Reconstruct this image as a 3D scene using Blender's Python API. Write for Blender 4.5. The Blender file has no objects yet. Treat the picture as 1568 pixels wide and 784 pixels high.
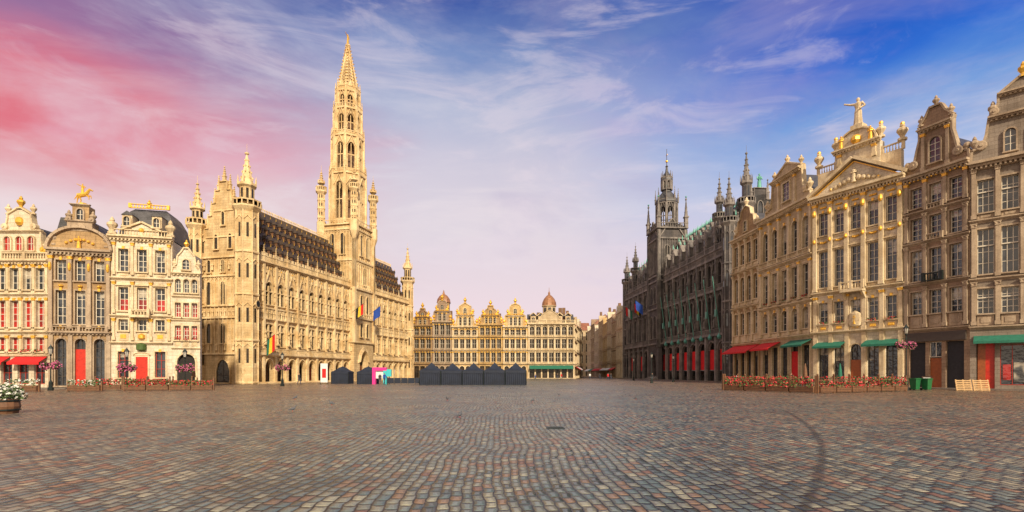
import bpy, math, random
from mathutils import Vector, Matrix
R=random.Random(11)
sc=bpy.context.scene
pi=math.pi
def lin(c):
    return tuple((v/12.92 if v<=.04045 else ((v+.055)/1.055)**2.4) for v in c)
# ------------------------------------------------------------------ materials
class NT:
    def __init__(s,nt): s.nt=nt; nt.nodes.clear()
    def n(s,t,**kw):
        nd=s.nt.nodes.new(t)
        for k,v in kw.items(): setattr(nd,k,v)
        return nd
    def set(s,nd,i,v):
        sock=nd.inputs[i]
        if hasattr(v,'links') or isinstance(v,bpy.types.NodeSocket): s.nt.links.new(v,sock)
        else: sock.default_value=v
    def m(s,op,a,b=None,c=None,clamp=False):
        nd=s.n('ShaderNodeMath',operation=op); nd.use_clamp=clamp
        s.set(nd,0,a)
        if b is not None: s.set(nd,1,b)
        if c is not None: s.set(nd,2,c)
        return nd.outputs[0]
    def mix(s,f,a,b,bt='MIX'):
        nd=s.n('ShaderNodeMix',data_type='RGBA',blend_type=bt)
        s.set(nd,0,f)
        for i,v in ((6,a),(7,b)):
            if isinstance(v,tuple) and len(v)==3: v=v+(1,)
            s.set(nd,i,v)
        return nd.outputs[2]
    def ss(s,v,a,b,c=0.,d=1.):
        nd=s.n('ShaderNodeMapRange',interpolation_type='SMOOTHSTEP')
        s.set(nd,0,v);s.set(nd,1,a);s.set(nd,2,b);s.set(nd,3,c);s.set(nd,4,d)
        return nd.outputs[0]
    def noise(s,vec,scale,detail=3,rough=.55,dist=0.):
        nd=s.n('ShaderNodeTexNoise'); s.set(nd,'Vector',vec); s.set(nd,'Scale',scale); s.set(nd,'Detail',float(detail)); s.set(nd,'Roughness',rough); s.set(nd,'Distortion',dist)
        return nd.outputs[0]
    def map(s,vec,scale=(1,1,1),loc=(0,0,0),rot=(0,0,0)):
        nd=s.n('ShaderNodeMapping'); s.set(nd,0,vec); nd.inputs['Scale'].default_value=scale; nd.inputs['Location'].default_value=loc; nd.inputs['Rotation'].default_value=rot
        return nd.outputs[0]
    def ramp(s,f,stops,interp='LINEAR'):
        nd=s.n('ShaderNodeValToRGB'); s.set(nd,0,f); cr=nd.color_ramp; cr.interpolation=interp
        while len(cr.elements)<len(stops): cr.elements.new(.5)
        for e,(p,c) in zip(cr.elements,stops): e.position=p; e.color=tuple(c)+(1,)
        return nd.outputs[0]
    def sep(s,v):
        nd=s.n('ShaderNodeSeparateXYZ'); s.set(nd,0,v); return nd.outputs
    def comb(s,x,y,z):
        nd=s.n('ShaderNodeCombineXYZ'); s.set(nd,0,x);s.set(nd,1,y);s.set(nd,2,z); return nd.outputs[0]
def newmat(name):
    m=bpy.data.materials.new(name); m.use_nodes=True
    t=NT(m.node_tree); p=t.n('ShaderNodeBsdfPrincipled'); o=t.n('ShaderNodeOutputMaterial')
    t.nt.links.new(p.outputs[0],o.inputs[0]); return m,t,p
def stone(name,c1,c2,rough=.85,joint=True,streak=.45,bw=.95,bh=.42,dirt=(.11,.075,.048)):
    m,t,p=newmat(name)
    tc=t.n('ShaderNodeTexCoord').outputs['Object']
    big=t.noise(tc,.45,5,.6)
    col=t.mix(t.ss(big,.35,.68),c1,c2)
    st=t.noise(t.map(tc,(1.6,1.6,.13)),1.0,4,.65)
    col=t.mix(t.m('MULTIPLY',t.ss(st,.46,.74),streak),col,dirt)
    pat=t.noise(tc,1.7,5,.7)
    col=t.mix(t.ss(pat,.50,.75,0.,.45),col,tuple(v*.42 for v in c2))
    fine=t.noise(tc,7,4,.7)
    col=t.mix(t.ss(fine,.35,.75,.0,.42),col,tuple(v*.4 for v in c2))
    if joint:
        x,y,z=t.sep(tc)
        br=t.n('ShaderNodeTexBrick'); t.set(br,'Vector',t.comb(t.m('ADD',x,y),z,0.))
        t.set(br,'Scale',1.0); t.set(br,'Mortar Size',.016); t.set(br,'Brick Width',bw); t.set(br,'Row Height',bh)
        t.set(br,'Color1',(1,1,1,1)); t.set(br,'Color2',(.80,.77,.73,1)); t.set(br,'Mortar',(.5,.45,.4,1))
        col=t.mix(.85,col,br.outputs[0],'MULTIPLY')
    t.set(p,'Base Color',col); t.set(p,'Roughness',rough)
    bp=t.n('ShaderNodeBump'); t.set(bp,'Height',fine); t.set(bp,'Strength',.45); t.set(bp,'Distance',.04)
    t.set(p,'Normal',bp.outputs[0]); return m
def plain(name,c,rough=.6,metal=0.,var=.3,scale=4.):
    m,t,p=newmat(name)
    tc=t.n('ShaderNodeTexCoord').outputs['Object']
    n=t.noise(tc,scale,4,.6)
    t.set(p,'Base Color',t.mix(t.ss(n,.3,.72),c,tuple(v*(1-var) for v in c)))
    t.set(p,'Roughness',rough); t.set(p,'Metallic',metal); return m
def glassm(name,c,c2,ior=1.8):
    m,t,p=newmat(name)
    tc=t.n('ShaderNodeTexCoord').outputs['Object']
    n=t.noise(tc,.9,2,.5)
    t.set(p,'Base Color',t.mix(t.ss(n,.42,.6),c,c2)); t.set(p,'Roughness',.06); t.set(p,'IOR',ior)
    bp=t.n('ShaderNodeBump'); t.set(bp,'Height',t.noise(tc,1.7,2)); t.set(bp,'Strength',.35); t.set(bp,'Distance',.12); t.set(p,'Normal',bp.outputs[0])
    return m
def slate(name,c1,c2,accent=None):
    m,t,p=newmat(name)
    tc=t.n('ShaderNodeTexCoord').outputs['Object']
    x,y,z=t.sep(tc)
    br=t.n('ShaderNodeTexBrick'); t.set(br,'Vector',t.comb(t.m('ADD',x,t.m('MULTIPLY',y,.3)),z,0.))
    t.set(br,'Scale',1.); t.set(br,'Brick Width',.35); t.set(br,'Row Height',.24); t.set(br,'Mortar Size',.012)
    t.set(br,'Color1',c1+(1,)); t.set(br,'Color2',c2+(1,)); t.set(br,'Mortar',(.015,.014,.014,1))
    col=t.mix(t.ss(t.noise(tc,.7,5,.65),.45,.7,0.,.6),br.outputs[0],accent or tuple(v*1.8 for v in c2))
    t.set(p,'Base Color',col); t.set(p,'Roughness',.5); return m
M={}
M['th_wall']=stone('town_hall_limestone',(.80,.60,.33),(.60,.42,.20),streak=.5)
M['th_trim']=stone('town_hall_carved_stone',(.90,.70,.40),(.64,.44,.20),joint=False,streak=.4)
M['cream']=stone('cream_limestone',(.66,.53,.35),(.53,.41,.25),streak=.45)
M['cream_trim']=stone('cream_trim_stone',(.80,.66,.44),(.60,.46,.27),joint=False,streak=.42)
M['white']=stone('whitewashed_stone',(.80,.72,.57),(.67,.57,.41),streak=.35)
M['grey']=stone('grey_bluestone',(.33,.27,.215),(.25,.205,.165),streak=.45)
M['grey_trim']=stone('weathered_trim_stone',(.50,.39,.27),(.34,.25,.17),joint=False,streak=.5)
M['tan']=stone('tan_sandstone',(.40,.275,.18),(.31,.215,.145),streak=.4,bh=.35)
M['yellow']=stone('yellow_limestone',(.72,.51,.23),(.54,.35,.14),streak=.45)
M['ochre']=stone('ochre_limestone',(.50,.335,.16),(.37,.24,.12),streak=.45)
M['brown']=stone('brown_stone',(.28,.16,.085),(.19,.11,.068),streak=.4)
M['dark']=stone('dark_blackened_stone',(.135,.122,.12),(.07,.065,.068),streak=.5,dirt=(.022,.021,.024))
M['dark_trim']=stone('dark_carved_stone',(.31,.275,.25),(.14,.128,.125),joint=False,streak=.5,dirt=(.025,.024,.027))
M['gold']=plain('gilding',(.98,.58,.09),.36,.55,.3,6)
M['bronze']=plain('bronze_green',(.12,.38,.31),.5,.2,.3,6)
M['glass']=glassm('window_glass',(.016,.02,.027),(.045,.053,.066),1.75)
M['glassdark']=glassm('leaded_glass',(.018,.013,.010),(.05,.034,.02),1.45)
M['glassred']=glassm('glass_red_blind',(.40,.014,.012),(.20,.012,.012))
M['glasscur']=glassm('glass_with_curtain',(.40,.35,.27),(.05,.055,.06))
M['fr_white']=plain('painted_frame_white',(.70,.64,.52),.5,0,.2)
M['fr_dark']=plain('painted_frame_dark',(.07,.055,.045),.5,0,.2)
M['fr_red']=plain('painted_frame_red',(.36,.035,.02),.45,0,.2)
M['roof_brown']=slate('town_hall_slate',(.050,.036,.028),(.075,.052,.038),(.13,.085,.05))
M['roof_dark']=slate('dark_slate',(.045,.045,.05),(.07,.068,.074))
M['roof_red']=slate('red_tile',(.30,.11,.055),(.21,.08,.045))
M['door_red']=plain('door_red',(.58,.028,.012),.4)
M['door_wood']=plain('door_wood',(.34,.09,.022),.45)
M['black']=plain('painted_shade_dark',(.018,.014,.012),.8)  # near-black colour stands in for shade in openings and on flat niche panels
M['red']=plain('red_fabric',(.66,.014,.016),.8)
M['redbright']=plain('red_drape',(.80,.012,.018),.8,0,.2,2)
M['green']=plain('green_fabric',(.02,.17,.11),.8)
M['leaf']=plain('foliage',(.08,.14,.03),.7,0,.5,9)
M['flower_red']=plain('flowers_red',(.66,.04,.05),.6,0,.4,9)
M['flower_pink']=plain('flowers_pink',(.6,.13,.28),.6,0,.4,9)
M['flower_white']=plain('flowers_white',(.75,.75,.66),.6,0,.3,9)
M['wood']=plain('weathered_wood',(.20,.095,.045),.7,0,.4,5)
M['wood_light']=plain('pale_wood',(.60,.38,.17),.7,0,.3,5)
M['wood_dark']=plain('dark_wood_gap',(.05,.025,.015),.8)
M['iron']=plain('cast_iron',(.02,.03,.028),.45,.4,.3)
M['navy']=plain('navy_canvas',(.012,.020,.044),.7,0,.4,1.2)
M['lampglass']=plain('lantern_glass',(.55,.52,.45),.2,0,.2)
M['bin']=plain('bin_green_plastic',(.015,.14,.045),.4,0,.2)
M['magenta']=plain('magenta_print',(.7,.03,.27),.5,0,.1)
M['cyan']=plain('cyan_print',(.05,.5,.55),.5,0,.1)
M['paper']=plain('white_print',(.75,.75,.74),.5,0,.1)
M['blue']=plain('blue_flag',(.015,.07,.4),.8)
M['yellowf']=plain('yellow_flag',(.8,.55,.03),.8)
M['blackf']=plain('black_flag',(.01,.01,.01),.8)
M['skin']=plain('skin',(.45,.27,.19),.6)
M['hair']=plain('hair',(.04,.025,.015),.6)
M['denim']=plain('denim',(.04,.055,.10),.8)
M['coat']=plain('coat',(.03,.03,.035),.8)
M['pigeon']=plain('pigeon_feathers',(.12,.13,.15),.6,0,.5,20)
M['paving']=stone('pavement_stone',(.24,.20,.165),(.17,.145,.125),joint=True,streak=.2,bw=.8,bh=.5,rough=.5)
M['roof_copper']=plain('dome_copper',(.36,.17,.08),.5,.1,.4,2)

# ------------------------------------------------------------------ mesh builder
NAMES=dict(wall='walls',trim='stone_trim',gold='gilded_ornament',glass='window_glass',frame='window_frames',roof='roof')
class Bld:
    def __init__(s,name,p0,p1=None,ang=0.,mats=None,z=0.):
        s.name=name; s.p0=p0; s.z=z
        if p1: s.ang=math.atan2(p1[1]-p0[1],p1[0]-p0[0]); s.L=math.hypot(p1[0]-p0[0],p1[1]-p0[1])
        else: s.ang=ang; s.L=0
        s.d={}; s.T=None; s.m=dict(wall='cream',trim='cream_trim',frame='fr_white',roof='roof_dark')
        if mats: s.m.update(mats)
    def add(s,k,vs,fs):
        V,F=s.d.setdefault(k,([],[])); o=len(V)
        if s.T is not None: vs=[tuple(s.T@Vector(v)) for v in vs]
        V.extend(vs); F.extend([tuple(i+o for i in f) for f in fs])
    def box(s,k,x0,x1,y0,y1,z0,z1):
        if x1-x0<1e-4 or z1-z0<1e-4: return
        s.add(k,[(x0,y0,z0),(x1,y0,z0),(x1,y1,z0),(x0,y1,z0),(x0,y0,z1),(x1,y0,z1),(x1,y1,z1),(x0,y1,z1)],
          [(0,1,5,4),(1,2,6,5),(2,3,7,6),(3,0,4,7),(4,5,6,7),(3,2,1,0)])
    def pxz(s,k,pts,y0,y1):
        n=len(pts); vs=[(x,y0,z) for x,z in pts]+[(x,y1,z) for x,z in pts]
        s.add(k,vs,[tuple(range(n)),tuple(range(2*n-1,n-1,-1))]+[((i+1)%n,i,i+n,(i+1)%n+n) for i in range(n)])
    def pyz(s,k,pts,x0,x1):
        n=len(pts); vs=[(x0,y,z) for y,z in pts]+[(x1,y,z) for y,z in pts]
        s.add(k,vs,[tuple(range(n-1,-1,-1)),tuple(range(n,2*n))]+[(i,(i+1)%n,(i+1)%n+n,i+n) for i in range(n)])
    def pxy(s,k,pts,z0,z1):
        n=len(pts); vs=[(x,y,z0) for x,y in pts]+[(x,y,z1) for x,y in pts]
        s.add(k,vs,[tuple(range(n-1,-1,-1)),tuple(range(n,2*n))]+[(i,(i+1)%n,(i+1)%n+n,i+n) for i in range(n)])
    def lathe(s,k,cx,cy,prof,n=8,rot=.5,sx=1,sy=1):
        vs=[];fs=[]
        for r,z in prof:
            for i in range(n):
                a=2*pi*(i+rot)/n; vs.append((cx+r*sx*math.cos(a),cy+r*sy*math.sin(a),z))
        for j in range(len(prof)-1):
            for i in range(n): fs.append((j*n+i,j*n+(i+1)%n,(j+1)*n+(i+1)%n,(j+1)*n+i))
        fs.append(tuple(range(n-1,-1,-1))); fs.append(tuple(range((len(prof)-1)*n,len(prof)*n)))
        s.add(k,vs,fs)
    def tube(s,k,a,b,r0,r1,n=6):
        a=Vector(a);b=Vector(b); d=(b-a).normalized(); u=d.orthogonal().normalized(); w=d.cross(u)
        vs=[];
        for p,r in((a,r0),(b,r1)):
            for i in range(n):
                t=2*pi*i/n; vs.append(tuple(p+(u*math.cos(t)+w*math.sin(t))*r))
        s.add(k,vs,[(i,(i+1)%n,(i+1)%n+n,i+n) for i in range(n)]+[tuple(range(n-1,-1,-1)),tuple(range(n,2*n))])
    def blob(s,k,x,y,z,r,rz=None,n=8):
        rz=rz or r
        s.lathe(k,x,y,[(r*math.sin(pi*t/5)+.001,z-rz*math.cos(pi*t/5)) for t in range(6)],n)
    def strip(s,k,path,t,y0,y1,side=1):
        for (xa,za),(xb,zb) in zip(path,path[1:]):
            l=math.hypot(xb-xa,zb-za)
            if l<1e-5: continue
            nx,nz=-(zb-za)/l*t*side,(xb-xa)/l*t*side
            s.pxz(k,[(xa,za),(xb,zb),(xb+nx,zb+nz),(xa+nx,za+nz)],y0,y1)
    def done(s):
        e=bpy.data.objects.new(s.name,None); e.location=(s.p0[0],s.p0[1],s.z); e.rotation_euler=(0,0,s.ang)
        e.empty_display_size=.5; sc.collection.objects.link(e)
        for k,(V,F) in s.d.items():
            me=bpy.data.meshes.new(s.name+'_'+k); me.from_pydata(V,[],F); me.update()
            o=bpy.data.objects.new(NAMES.get(k,k),me); o.parent=e; me.materials.append(M[s.m.get(k,k)]); sc.collection.objects.link(o)
        return e
    # -------- architecture
    def arcpts(s,x0,x1,z1,arch,n=8):
        c=(x0+x1)/2;h=(x1-x0)/2
        if arch=='round': return [(c-h*math.cos(pi*i/n),z1-h+h*math.sin(pi*i/n)) for i in range(n+1)]
        if arch=='seg':
            r=h*.35; return [(c-h*math.cos(pi*i/n),z1-r+r*math.sin(pi*i/n)) for i in range(n+1)]
        if arch=='point':
            out=[]
            for i in range(n+1):
                t=-1+2*i/n; out.append((c+h*t,z1-h*1.45*(1-math.sqrt(max(0,1-abs(t)**1.6)))))
            return out
        return [(x0,z1),(x1,z1)]
    def wall(s,x0,x1,z0,z1,ops,y0=0.,th=.45,k='wall'):
        cur=x0
        for (a,b,c,d,arch) in sorted(ops):
            s.box(k,cur,a,y0,y0+th,z0,z1)
            if c>z0: s.box(k,a,b,y0,y0+th,z0,c)
            P=s.arcpts(a,b,d,arch)
            for (xa,za),(xb,zb) in zip(P,P[1:]): s.pxz(k,[(xa,za),(xb,zb),(xb,z1),(xa,z1)],y0,y0+th)
            cur=b
        s.box(k,cur,x1,y0,y0+th,z0,z1)
    def win(s,x0,x1,z0,z1,y=.28,nx=2,nz=3,fw=.07,glass='glass',frame='frame'):
        s.box(glass,x0,x1,y,y+.03,z0,z1)
        f=y-.06; e=y-.001
        s.box(frame,x0,x0+fw,f,e,z0,z1); s.box(frame,x1-fw,x1,f,e,z0,z1); s.box(frame,x0+fw,x1-fw,f,e,z0,z0+fw); s.box(frame,x0+fw,x1-fw,f,e,z1-fw,z1)
        for i in range(1,nx):
            c=x0+(x1-x0)*i/nx; s.box(frame,c-fw*.45,c+fw*.45,f-.01,e,z0+fw,z1-fw)
        for i in range(1,nz):
            c=z0+(z1-z0)*i/nz; s.box(frame,x0+fw,x1-fw,f+.012,e,c-fw*.4,c+fw*.4)
    def surround(s,a,b,c,d,arch,t=.15,pr=.1,k='trim',sill=True,y=0.,ped=None,key=None):
        P=s.arcpts(a,b,d,arch); s.strip(k,P,t,y-pr,y+.02)
        zs=P[0][1]
        s.box(k,a-t,a,y-pr,y+.02,c,zs+(t if arch=='flat' else 0)); s.box(k,b,b+t,y-pr,y+.02,c,zs+(t if arch=='flat' else 0))
        if sill: s.box(k,a-t-.06,b+t+.06,y-pr-.14,y+.02,c-.14,c)
        if key: s.box(key,(a+b)/2-.12,(a+b)/2+.12,y-pr-.09,y+.02,d-.03,d+t+.16)
        if ped=='tri':
            z=d+t+.03; s.box(k,a-t-.1,b+t+.1,y-pr-.18,y+.02,z,z+.09); s.pxz(k,[(a-t-.1,z+.09),(b+t+.1,z+.09),((a+b)/2,z+.09+(b-a)*.28)],y-pr-.1,y+.02)
        if ped=='seg':
            z=d+t+.03; Q=[((a+b)/2-(b-a)*.68*math.cos(pi*i/8),z+(b-a)*.25*math.sin(pi*i/8)) for i in range(9)]; s.pxz(k,Q[::-1],y-pr-.06,y+.02)
            s.strip(k,Q,.07,y-pr-.18,y+.02)
    def row(s,x0,x1,z0,z1,cs,w,a,c,arch='flat',nx=2,nz=3,glass=None,sur=True,ped=None,key=None,fl=0,th=.5,y=0.,frame='frame',t=.13,apron=True,apk='trim'):
        s.wall(x0,x1,z0,z1,[(q-w/2,q+w/2,a,c,arch) for q in cs],y,th)
        for q in cs:
            g=glass or R.choice(['glass','glass','glass','glass','glasscur'])
            s.win(q-w/2,q+w/2,a,c,y+.36,nx,nz,glass=g,frame=frame)
            if g=='glass' and R.random()<.4:
                h=(c-a)*R.uniform(.15,.5); s.box('glasscur',q-w/2+.08,q+w/2-.08,y+.352,y+.359,c-h,c-.08)
            if sur: s.surround(q-w/2,q+w/2,a,c,arch,t=t,ped=ped,key=key,y=y)
            if apron and sur and a-z0>.62:
                za,zb=z0+.28,a-.2
                if zb-za>.2:
                    s.box('trim',q-w/2,q+w/2,y-.06,y+.02,za,zb)
                    s.box(apk,q-w*.3,q+w*.3,y-.11,y-.05,za+(zb-za)*.25,zb-(zb-za)*.25)
            if fl: s.flowers(q-w/2,q+w/2,y-.4,y-.1,a-.05,.32,int(34*w),'flower_red')
    def flowers(s,x0,x1,y0,y1,z,h,n,fk='flower_red',size=.075):
        for i in range(n):
            x=R.uniform(x0,x1);y=R.uniform(y0,y1);zz=z+R.uniform(0,1)**.8*h
            k='leaf' if R.random()<.55 else fk
            a=Vector((R.uniform(-1,1),R.uniform(-1,1),R.uniform(-1,1))).normalized()*size*R.uniform(.6,1.5); b=a.orthogonal().normalized()*size*R.uniform(.6,1.3)
            p=Vector((x,y,zz)); s.add(k,[tuple(p+a),tuple(p+b),tuple(p-a),tuple(p-b)],[(0,1,2,3)])
    def cornice(s,x0,x1,z,h=.5,pr=.45,k='trim',dent=True,y=0.):
        s.box(k,x0-.02,x1+.02,y-pr*.3,y+.03,z,z+h*.35); s.box(k,x0-.06,x1+.06,y-pr*.75,y+.03,z+h*.35,z+h*.65); s.box(k,x0-.1,x1+.1,y-pr*1.15,y+.03,z+h*.65,z+h)
        if dent:
            n=int((x1-x0)/.36)
            for i in range(n):
                c=x0+(i+.5)*(x1-x0)/n; s.box(k,c-.08,c+.08,y-pr*.7,y,z+h*.04,z+h*.345)
    def balus(s,x0,x1,z,h=.9,y=-.25,k='trim',step=.3,ped=2.6):
        s.box(k,x0,x1,y-.1,y+.1,z,z+h*.14); s.box(k,x0,x1,y-.12,y+.12,z+h*.86,z+h)
        n=max(1,int((x1-x0)/step))
        for i in range(n):
            c=x0+(i+.5)*(x1-x0)/n; s.lathe(k,c,y,[(.05,z+h*.14),(.085,z+h*.35),(.04,z+h*.6),(.06,z+h*.86)],5)
        n=max(1,round((x1-x0)/ped))
        for i in range(n+1):
            c=x0+i*(x1-x0)/n; s.box(k,c-.14,c+.14,y-.15,y+.15,z-.002,z+h*1.08)
    def pil(s,x,w,z0,z1,pr=.16,k='trim',cap='gold',y=0.,base=True):
        s.box(k,x-w/2,x+w/2,y-pr,y+.02,z0,z1)
        if base: s.box(k,x-w/2-.06,x+w/2+.06,y-pr-.06,y+.02,z0,z0+.4)
        if cap:
            s.box(cap,x-w/2-.05,x+w/2+.05,y-pr-.07,y+.02,z1-.42,z1-.1); s.box(k,x-w/2-.12,x+w/2+.12,y-pr-.13,y+.02,z1-.1,z1)
            for q in(-1,1): s.blob(cap,x+q*w/2,y-pr-.06,z1-.2,.1,n=6)
    def urn(s,x,y,z,h=1.,k='trim'):
        s.lathe(k,x,y,[(.22*h,z),(.22*h,z+.12*h),(.1*h,z+.16*h),(.12*h,z+.25*h),(.27*h,z+.5*h),(.25*h,z+.62*h),(.1*h,z+.72*h),(.13*h,z+.78*h),(.07*h,z+.92*h),(.01,z+h)],8)
    def pinn(s,x,y,z,h,r,k='trim',tip=None):
        s.lathe(k,x,y,[(r,z),(r,z+h*.32),(r*1.35,z+h*.34),(r*1.35,z+h*.38),(r*.8,z+h*.40),(r*.18,z+h*.9),(r*.45,z+h*.92),(r*.45,z+h*.95),(.01,z+h)],4,rot=.5)
        for f in(.52,.66,.79):
            rr=r*.8*(1-(f-.4)/.5*.8)
            for i in range(4):
                a=pi/2*i+pi/4; s.box(k,x+rr*math.cos(a)-.05,x+rr*math.cos(a)+.05,y+rr*math.sin(a)-.05,y+rr*math.sin(a)+.05,z+h*f,z+h*f+.12)
        if tip: s.blob(tip,x,y,z+h*1.02,r*.4)
    def statue(s,x,y,z,h,k='trim',pose=0):
        s.lathe(k,x,y,[(.17*h,z),(.15*h,z+.06*h),(.125*h,z+.3*h),(.12*h,z+.48*h),(.09*h,z+.6*h),(.13*h,z+.74*h),(.135*h,z+.79*h),(.05*h,z+.835*h),(.04*h,z+.86*h),(.065*h,z+.91*h),(.06*h,z+.965*h),(.015*h,z+h)],8,sy=.75)
        for q in(-1,1):
            sh=(x+q*.12*h,y,z+.79*h)
            if pose==1 and q==-1: el=(x-.26*h,y,z+.84*h);ha=(x-.44*h,y-.03*h,z+.93*h)
            elif pose==1: el=(x+.22*h,y,z+.64*h);ha=(x+.12*h,y-.12*h,z+.55*h)
            else: el=(x+q*.17*h,y-.03*h,z+.62*h);ha=(x+q*.05*h,y-.15*h,z+.60*h)
            s.tube(k,sh,el,.045*h,.036*h);s.tube(k,el,ha,.036*h,.025*h); s.blob(k,ha[0],ha[1],ha[2],.032*h,n=6)
    def gable(s,xc,half,y0=0.,y1=.45,k='wall',cope='trim',ct=.14):
        L=[(xc-dx,z) for dx,z in half]; Rr=[(xc+dx,z) for dx,z in half]
        poly=Rr+L[::-1]; s.pxz(k,poly,y0,y1)
        s.strip(cope,L,ct,y0-.18,y1+.05,1); s.strip(cope,Rr,ct,y0-.18,y1+.05,-1)
        if half[-1][0]>.05: s.box(cope,xc-half[-1][0]-.1,xc+half[-1][0]+.1,y0-.22,y1+.06,half[-1][1],half[-1][1]+ct)
    def scroll(s,x,z,r,y=-.14,k='trim'):
        T0=s.T; s.T=(T0 if T0 is not None else Matrix())@Matrix.Translation((x,y,z))@Matrix.Rotation(pi/2,4,'X')
        s.lathe(k,0,0,[(r,-.4),(r,.1),(r*.8,.14)],12); s.lathe(k,0,0,[(r*.4,.14),(r*.3,.24)],8); s.T=T0
    def pwin(s,a,b,c,d,arch='flat',y=0.,nx=2,nz=3,glass='glass',t=.14,k='trim'):
        P=s.arcpts(a,b,d,arch); zs=P[0][1]
        s.pxz(glass,[(b,c)]+P[::-1]+[(a,c)],y-.03,y+.01)
        s.surround(a,b,c,d,arch,t=t,pr=.22,y=y,k=k)
        for i in range(1,nx): q=a+(b-a)*i/nx; s.box('frame',q-.03,q+.03,y-.07,y-.03,c,d-(.1 if arch!='flat' else 0))
        for i in range(1,nz): q=c+(d-c)*i/nz; s.box('frame',a,b,y-.06,y-.03,q-.025,q+.025)
    def body(s,x0,x1,z1,depth=10,y=.52,z0=0): s.box('wall',x0+.01,x1-.01,y,depth,z0,z1-.01)
    def awning(s,x0,x1,z0,z1,p,k='red',y=0.):
        s.pyz(k,[(y,z1),(y-p,z0),(y-p,z0-.25),(y-p+.03,z0-.25),(y-p+.03,z0-.02),(y,z1-.08)],x0,x1)
    def flag(s,x,y,z,cols,ln=3.,w=.7,h=1.6,ang=.6,dirx=0.):
        tip=(x+dirx,y-ln*math.cos(ang),z+ln*math.sin(ang)); s.tube('iron',(x,y,z),tip,.04,.03)
        n=len(cols)
        for i,c in enumerate(cols):
            for j in range(3):
                t0=.35+.6*(i/n)+.2/n*3*j/3; t1=.35+.6*(i/n)+.2/n*3*(j+1)/3
                p=Vector((x,y,z)).lerp(Vector(tip),t0);q=Vector((x,y,z)).lerp(Vector(tip),t1)
                o0=.12*math.sin(9*t0);o1=.12*math.sin(9*t1)
                s.add(c,[tuple(p),tuple(q),(q.x+o1,q.y+.1,q.z-h),(p.x+o0,p.y+.1,p.z-h)],[(0,1,2,3)])
def rotz(cx,cy,a): return Matrix.Translation((cx,cy,0))@Matrix.Rotation(a,4,'Z')
def lin_c(x0,x1,n): return [x0+(x1-x0)*(i+.5)/n for i in range(n)]

# ================================================================== LEFT HOUSES
b=Bld('guild_house',(-59.2,57),(-51.5,57),mats=dict(wall='white',trim='cream_trim',frame='fr_white')); L=b.L
cs=lin_c(.25,L-.25,5)
b.body(0,L,14.2)
b.row(0,L,0,3.6,lin_c(.2,L-.2,4),1.25,.5,3.0,nx=2,nz=2,glass='glass',frame='fr_red',sur=False)
b.awning(.2,3.4,2.9,3.6,1.1,'red');b.awning(4.0,L-.2,2.9,3.6,1.1,'red')
b.row(0,L,3.6,6.2,cs,1.0,4.1,5.7,nx=2,nz=2,glass='glassred',fl=1)
b.row(0,L,6.2,10.4,cs,1.0,6.8,9.8,nx=2,nz=4,glass='glassred',key='gold')
b.row(0,L,10.4,14.2,cs,1.0,11.0,13.4,nx=2,nz=3,glass='glass',key='gold')
for z in(3.6,6.2,10.4): b.cornice(0,L,z-.12,.28,.26,dent=False)
for i in range(6):
    x=.2+(L-.4)*i/5
    for z0,z1 in((3.9,6.0),(6.4,10.2),(10.6,13.9)): b.pil(x,.26,z0,z1,.18)
b.cornice(0,L,13.8,.5,.5); b.balus(0,L,14.3,.8,-.2)
b.gable(L/2+.6,[(3.0,14.3),(3.0,15.0),(2.5,15.2),(2.3,16.4),(2.3,17.4),(1.7,17.6),(1.4,18.2),(1.25,19),(1.25,19.4),(.2,20.0)])
for q in(-1.3,0,1.3): b.pwin(L/2+.6+q-.35,L/2+.6+q+.35,15.3,16.9,'round',nx=2,nz=2,glass='glassred')
b.cornice(L/2-1.9,L/2+3.1,17.3,.3,.3,dent=False); b.blob('gold',L/2+.6,-.1,18.6,.4,.5)
for q in(-1,1): b.scroll(L/2+.6+q*1.6,18.0,.35); b.scroll(L/2+.6+q*2.7,15.4,.35,k='gold')
for x,z in((L/2-2.2,15.3),(L/2+3.4,15.3),(L/2-.8,19.4),(L/2+2,19.4)): b.urn(x,.1,z,1.2,'trim')
b.urn(L/2+.6,.1,20,1.5,'gold'); b.pxz('roof',[(0.3,14.2),(L-.1,14.2),(L/2+.6,18.5)],.5,10)
b.done()
# gilded-horse house
b=Bld('guild_house',(-51.5,57),(-45.8,58.5),mats=dict(wall='ochre',trim='grey_trim',frame='fr_white')); L=b.L
cs=lin_c(.2,L-.2,3); b.body(0,L,15)
b.row(0,L,0,6.3,cs,1.05,.3,5.6,'round',nx=2,nz=5,glass='glass',key='trim',frame='fr_dark')
b.box('door_red',cs[1]-.52,cs[1]+.52,.12,.2,.05,4.4)
b.row(0,L,6.3,11.6,cs,1.0,7.2,11.0,nx=2,nz=4,key='gold',glass='glass',apk='gold')
b.row(0,L,11.6,15,cs,1.0,12.1,14.4,nx=2,nz=3,key='gold',glass='glass')
b.cornice(0,L,6.0,.35,.4); b.balus(.3,L-.3,6.35,.6,-.3)
for i in range(4): b.pil(.2+(L-.4)*i/3,.36,6.7,14.9,.3,'trim','gold'); b.blob('gold',.2+(L-.4)*i/3,-.34,13.6,.16,.5)
for i in range(4): b.pil(.2+(L-.4)*i/3,.42,0,6.0,.2,'trim',None)
for c in cs: b.blob('gold',c,-.1,6.1+.9,.16); b.blob('gold',c,-.12,11.5,.24,.16); 
b.cornice(-.1,L+.1,14.95,.7,.6)
P=[(L/2-(L/2)*math.cos(pi*i/14),15.6+2.4*math.sin(pi*i/14)) for i in range(15)]
b.pxz('wall',P[::-1],-.15,.4); b.strip('trim',P,.28,-.5,.5)
for i in range(-3,4): b.blob('gold',L/2+i*.42,-.22,16.2+.55*math.cos(i*.45),.17)
b.statue(L/2,-.4,15.7,1.4,'gold')
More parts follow.
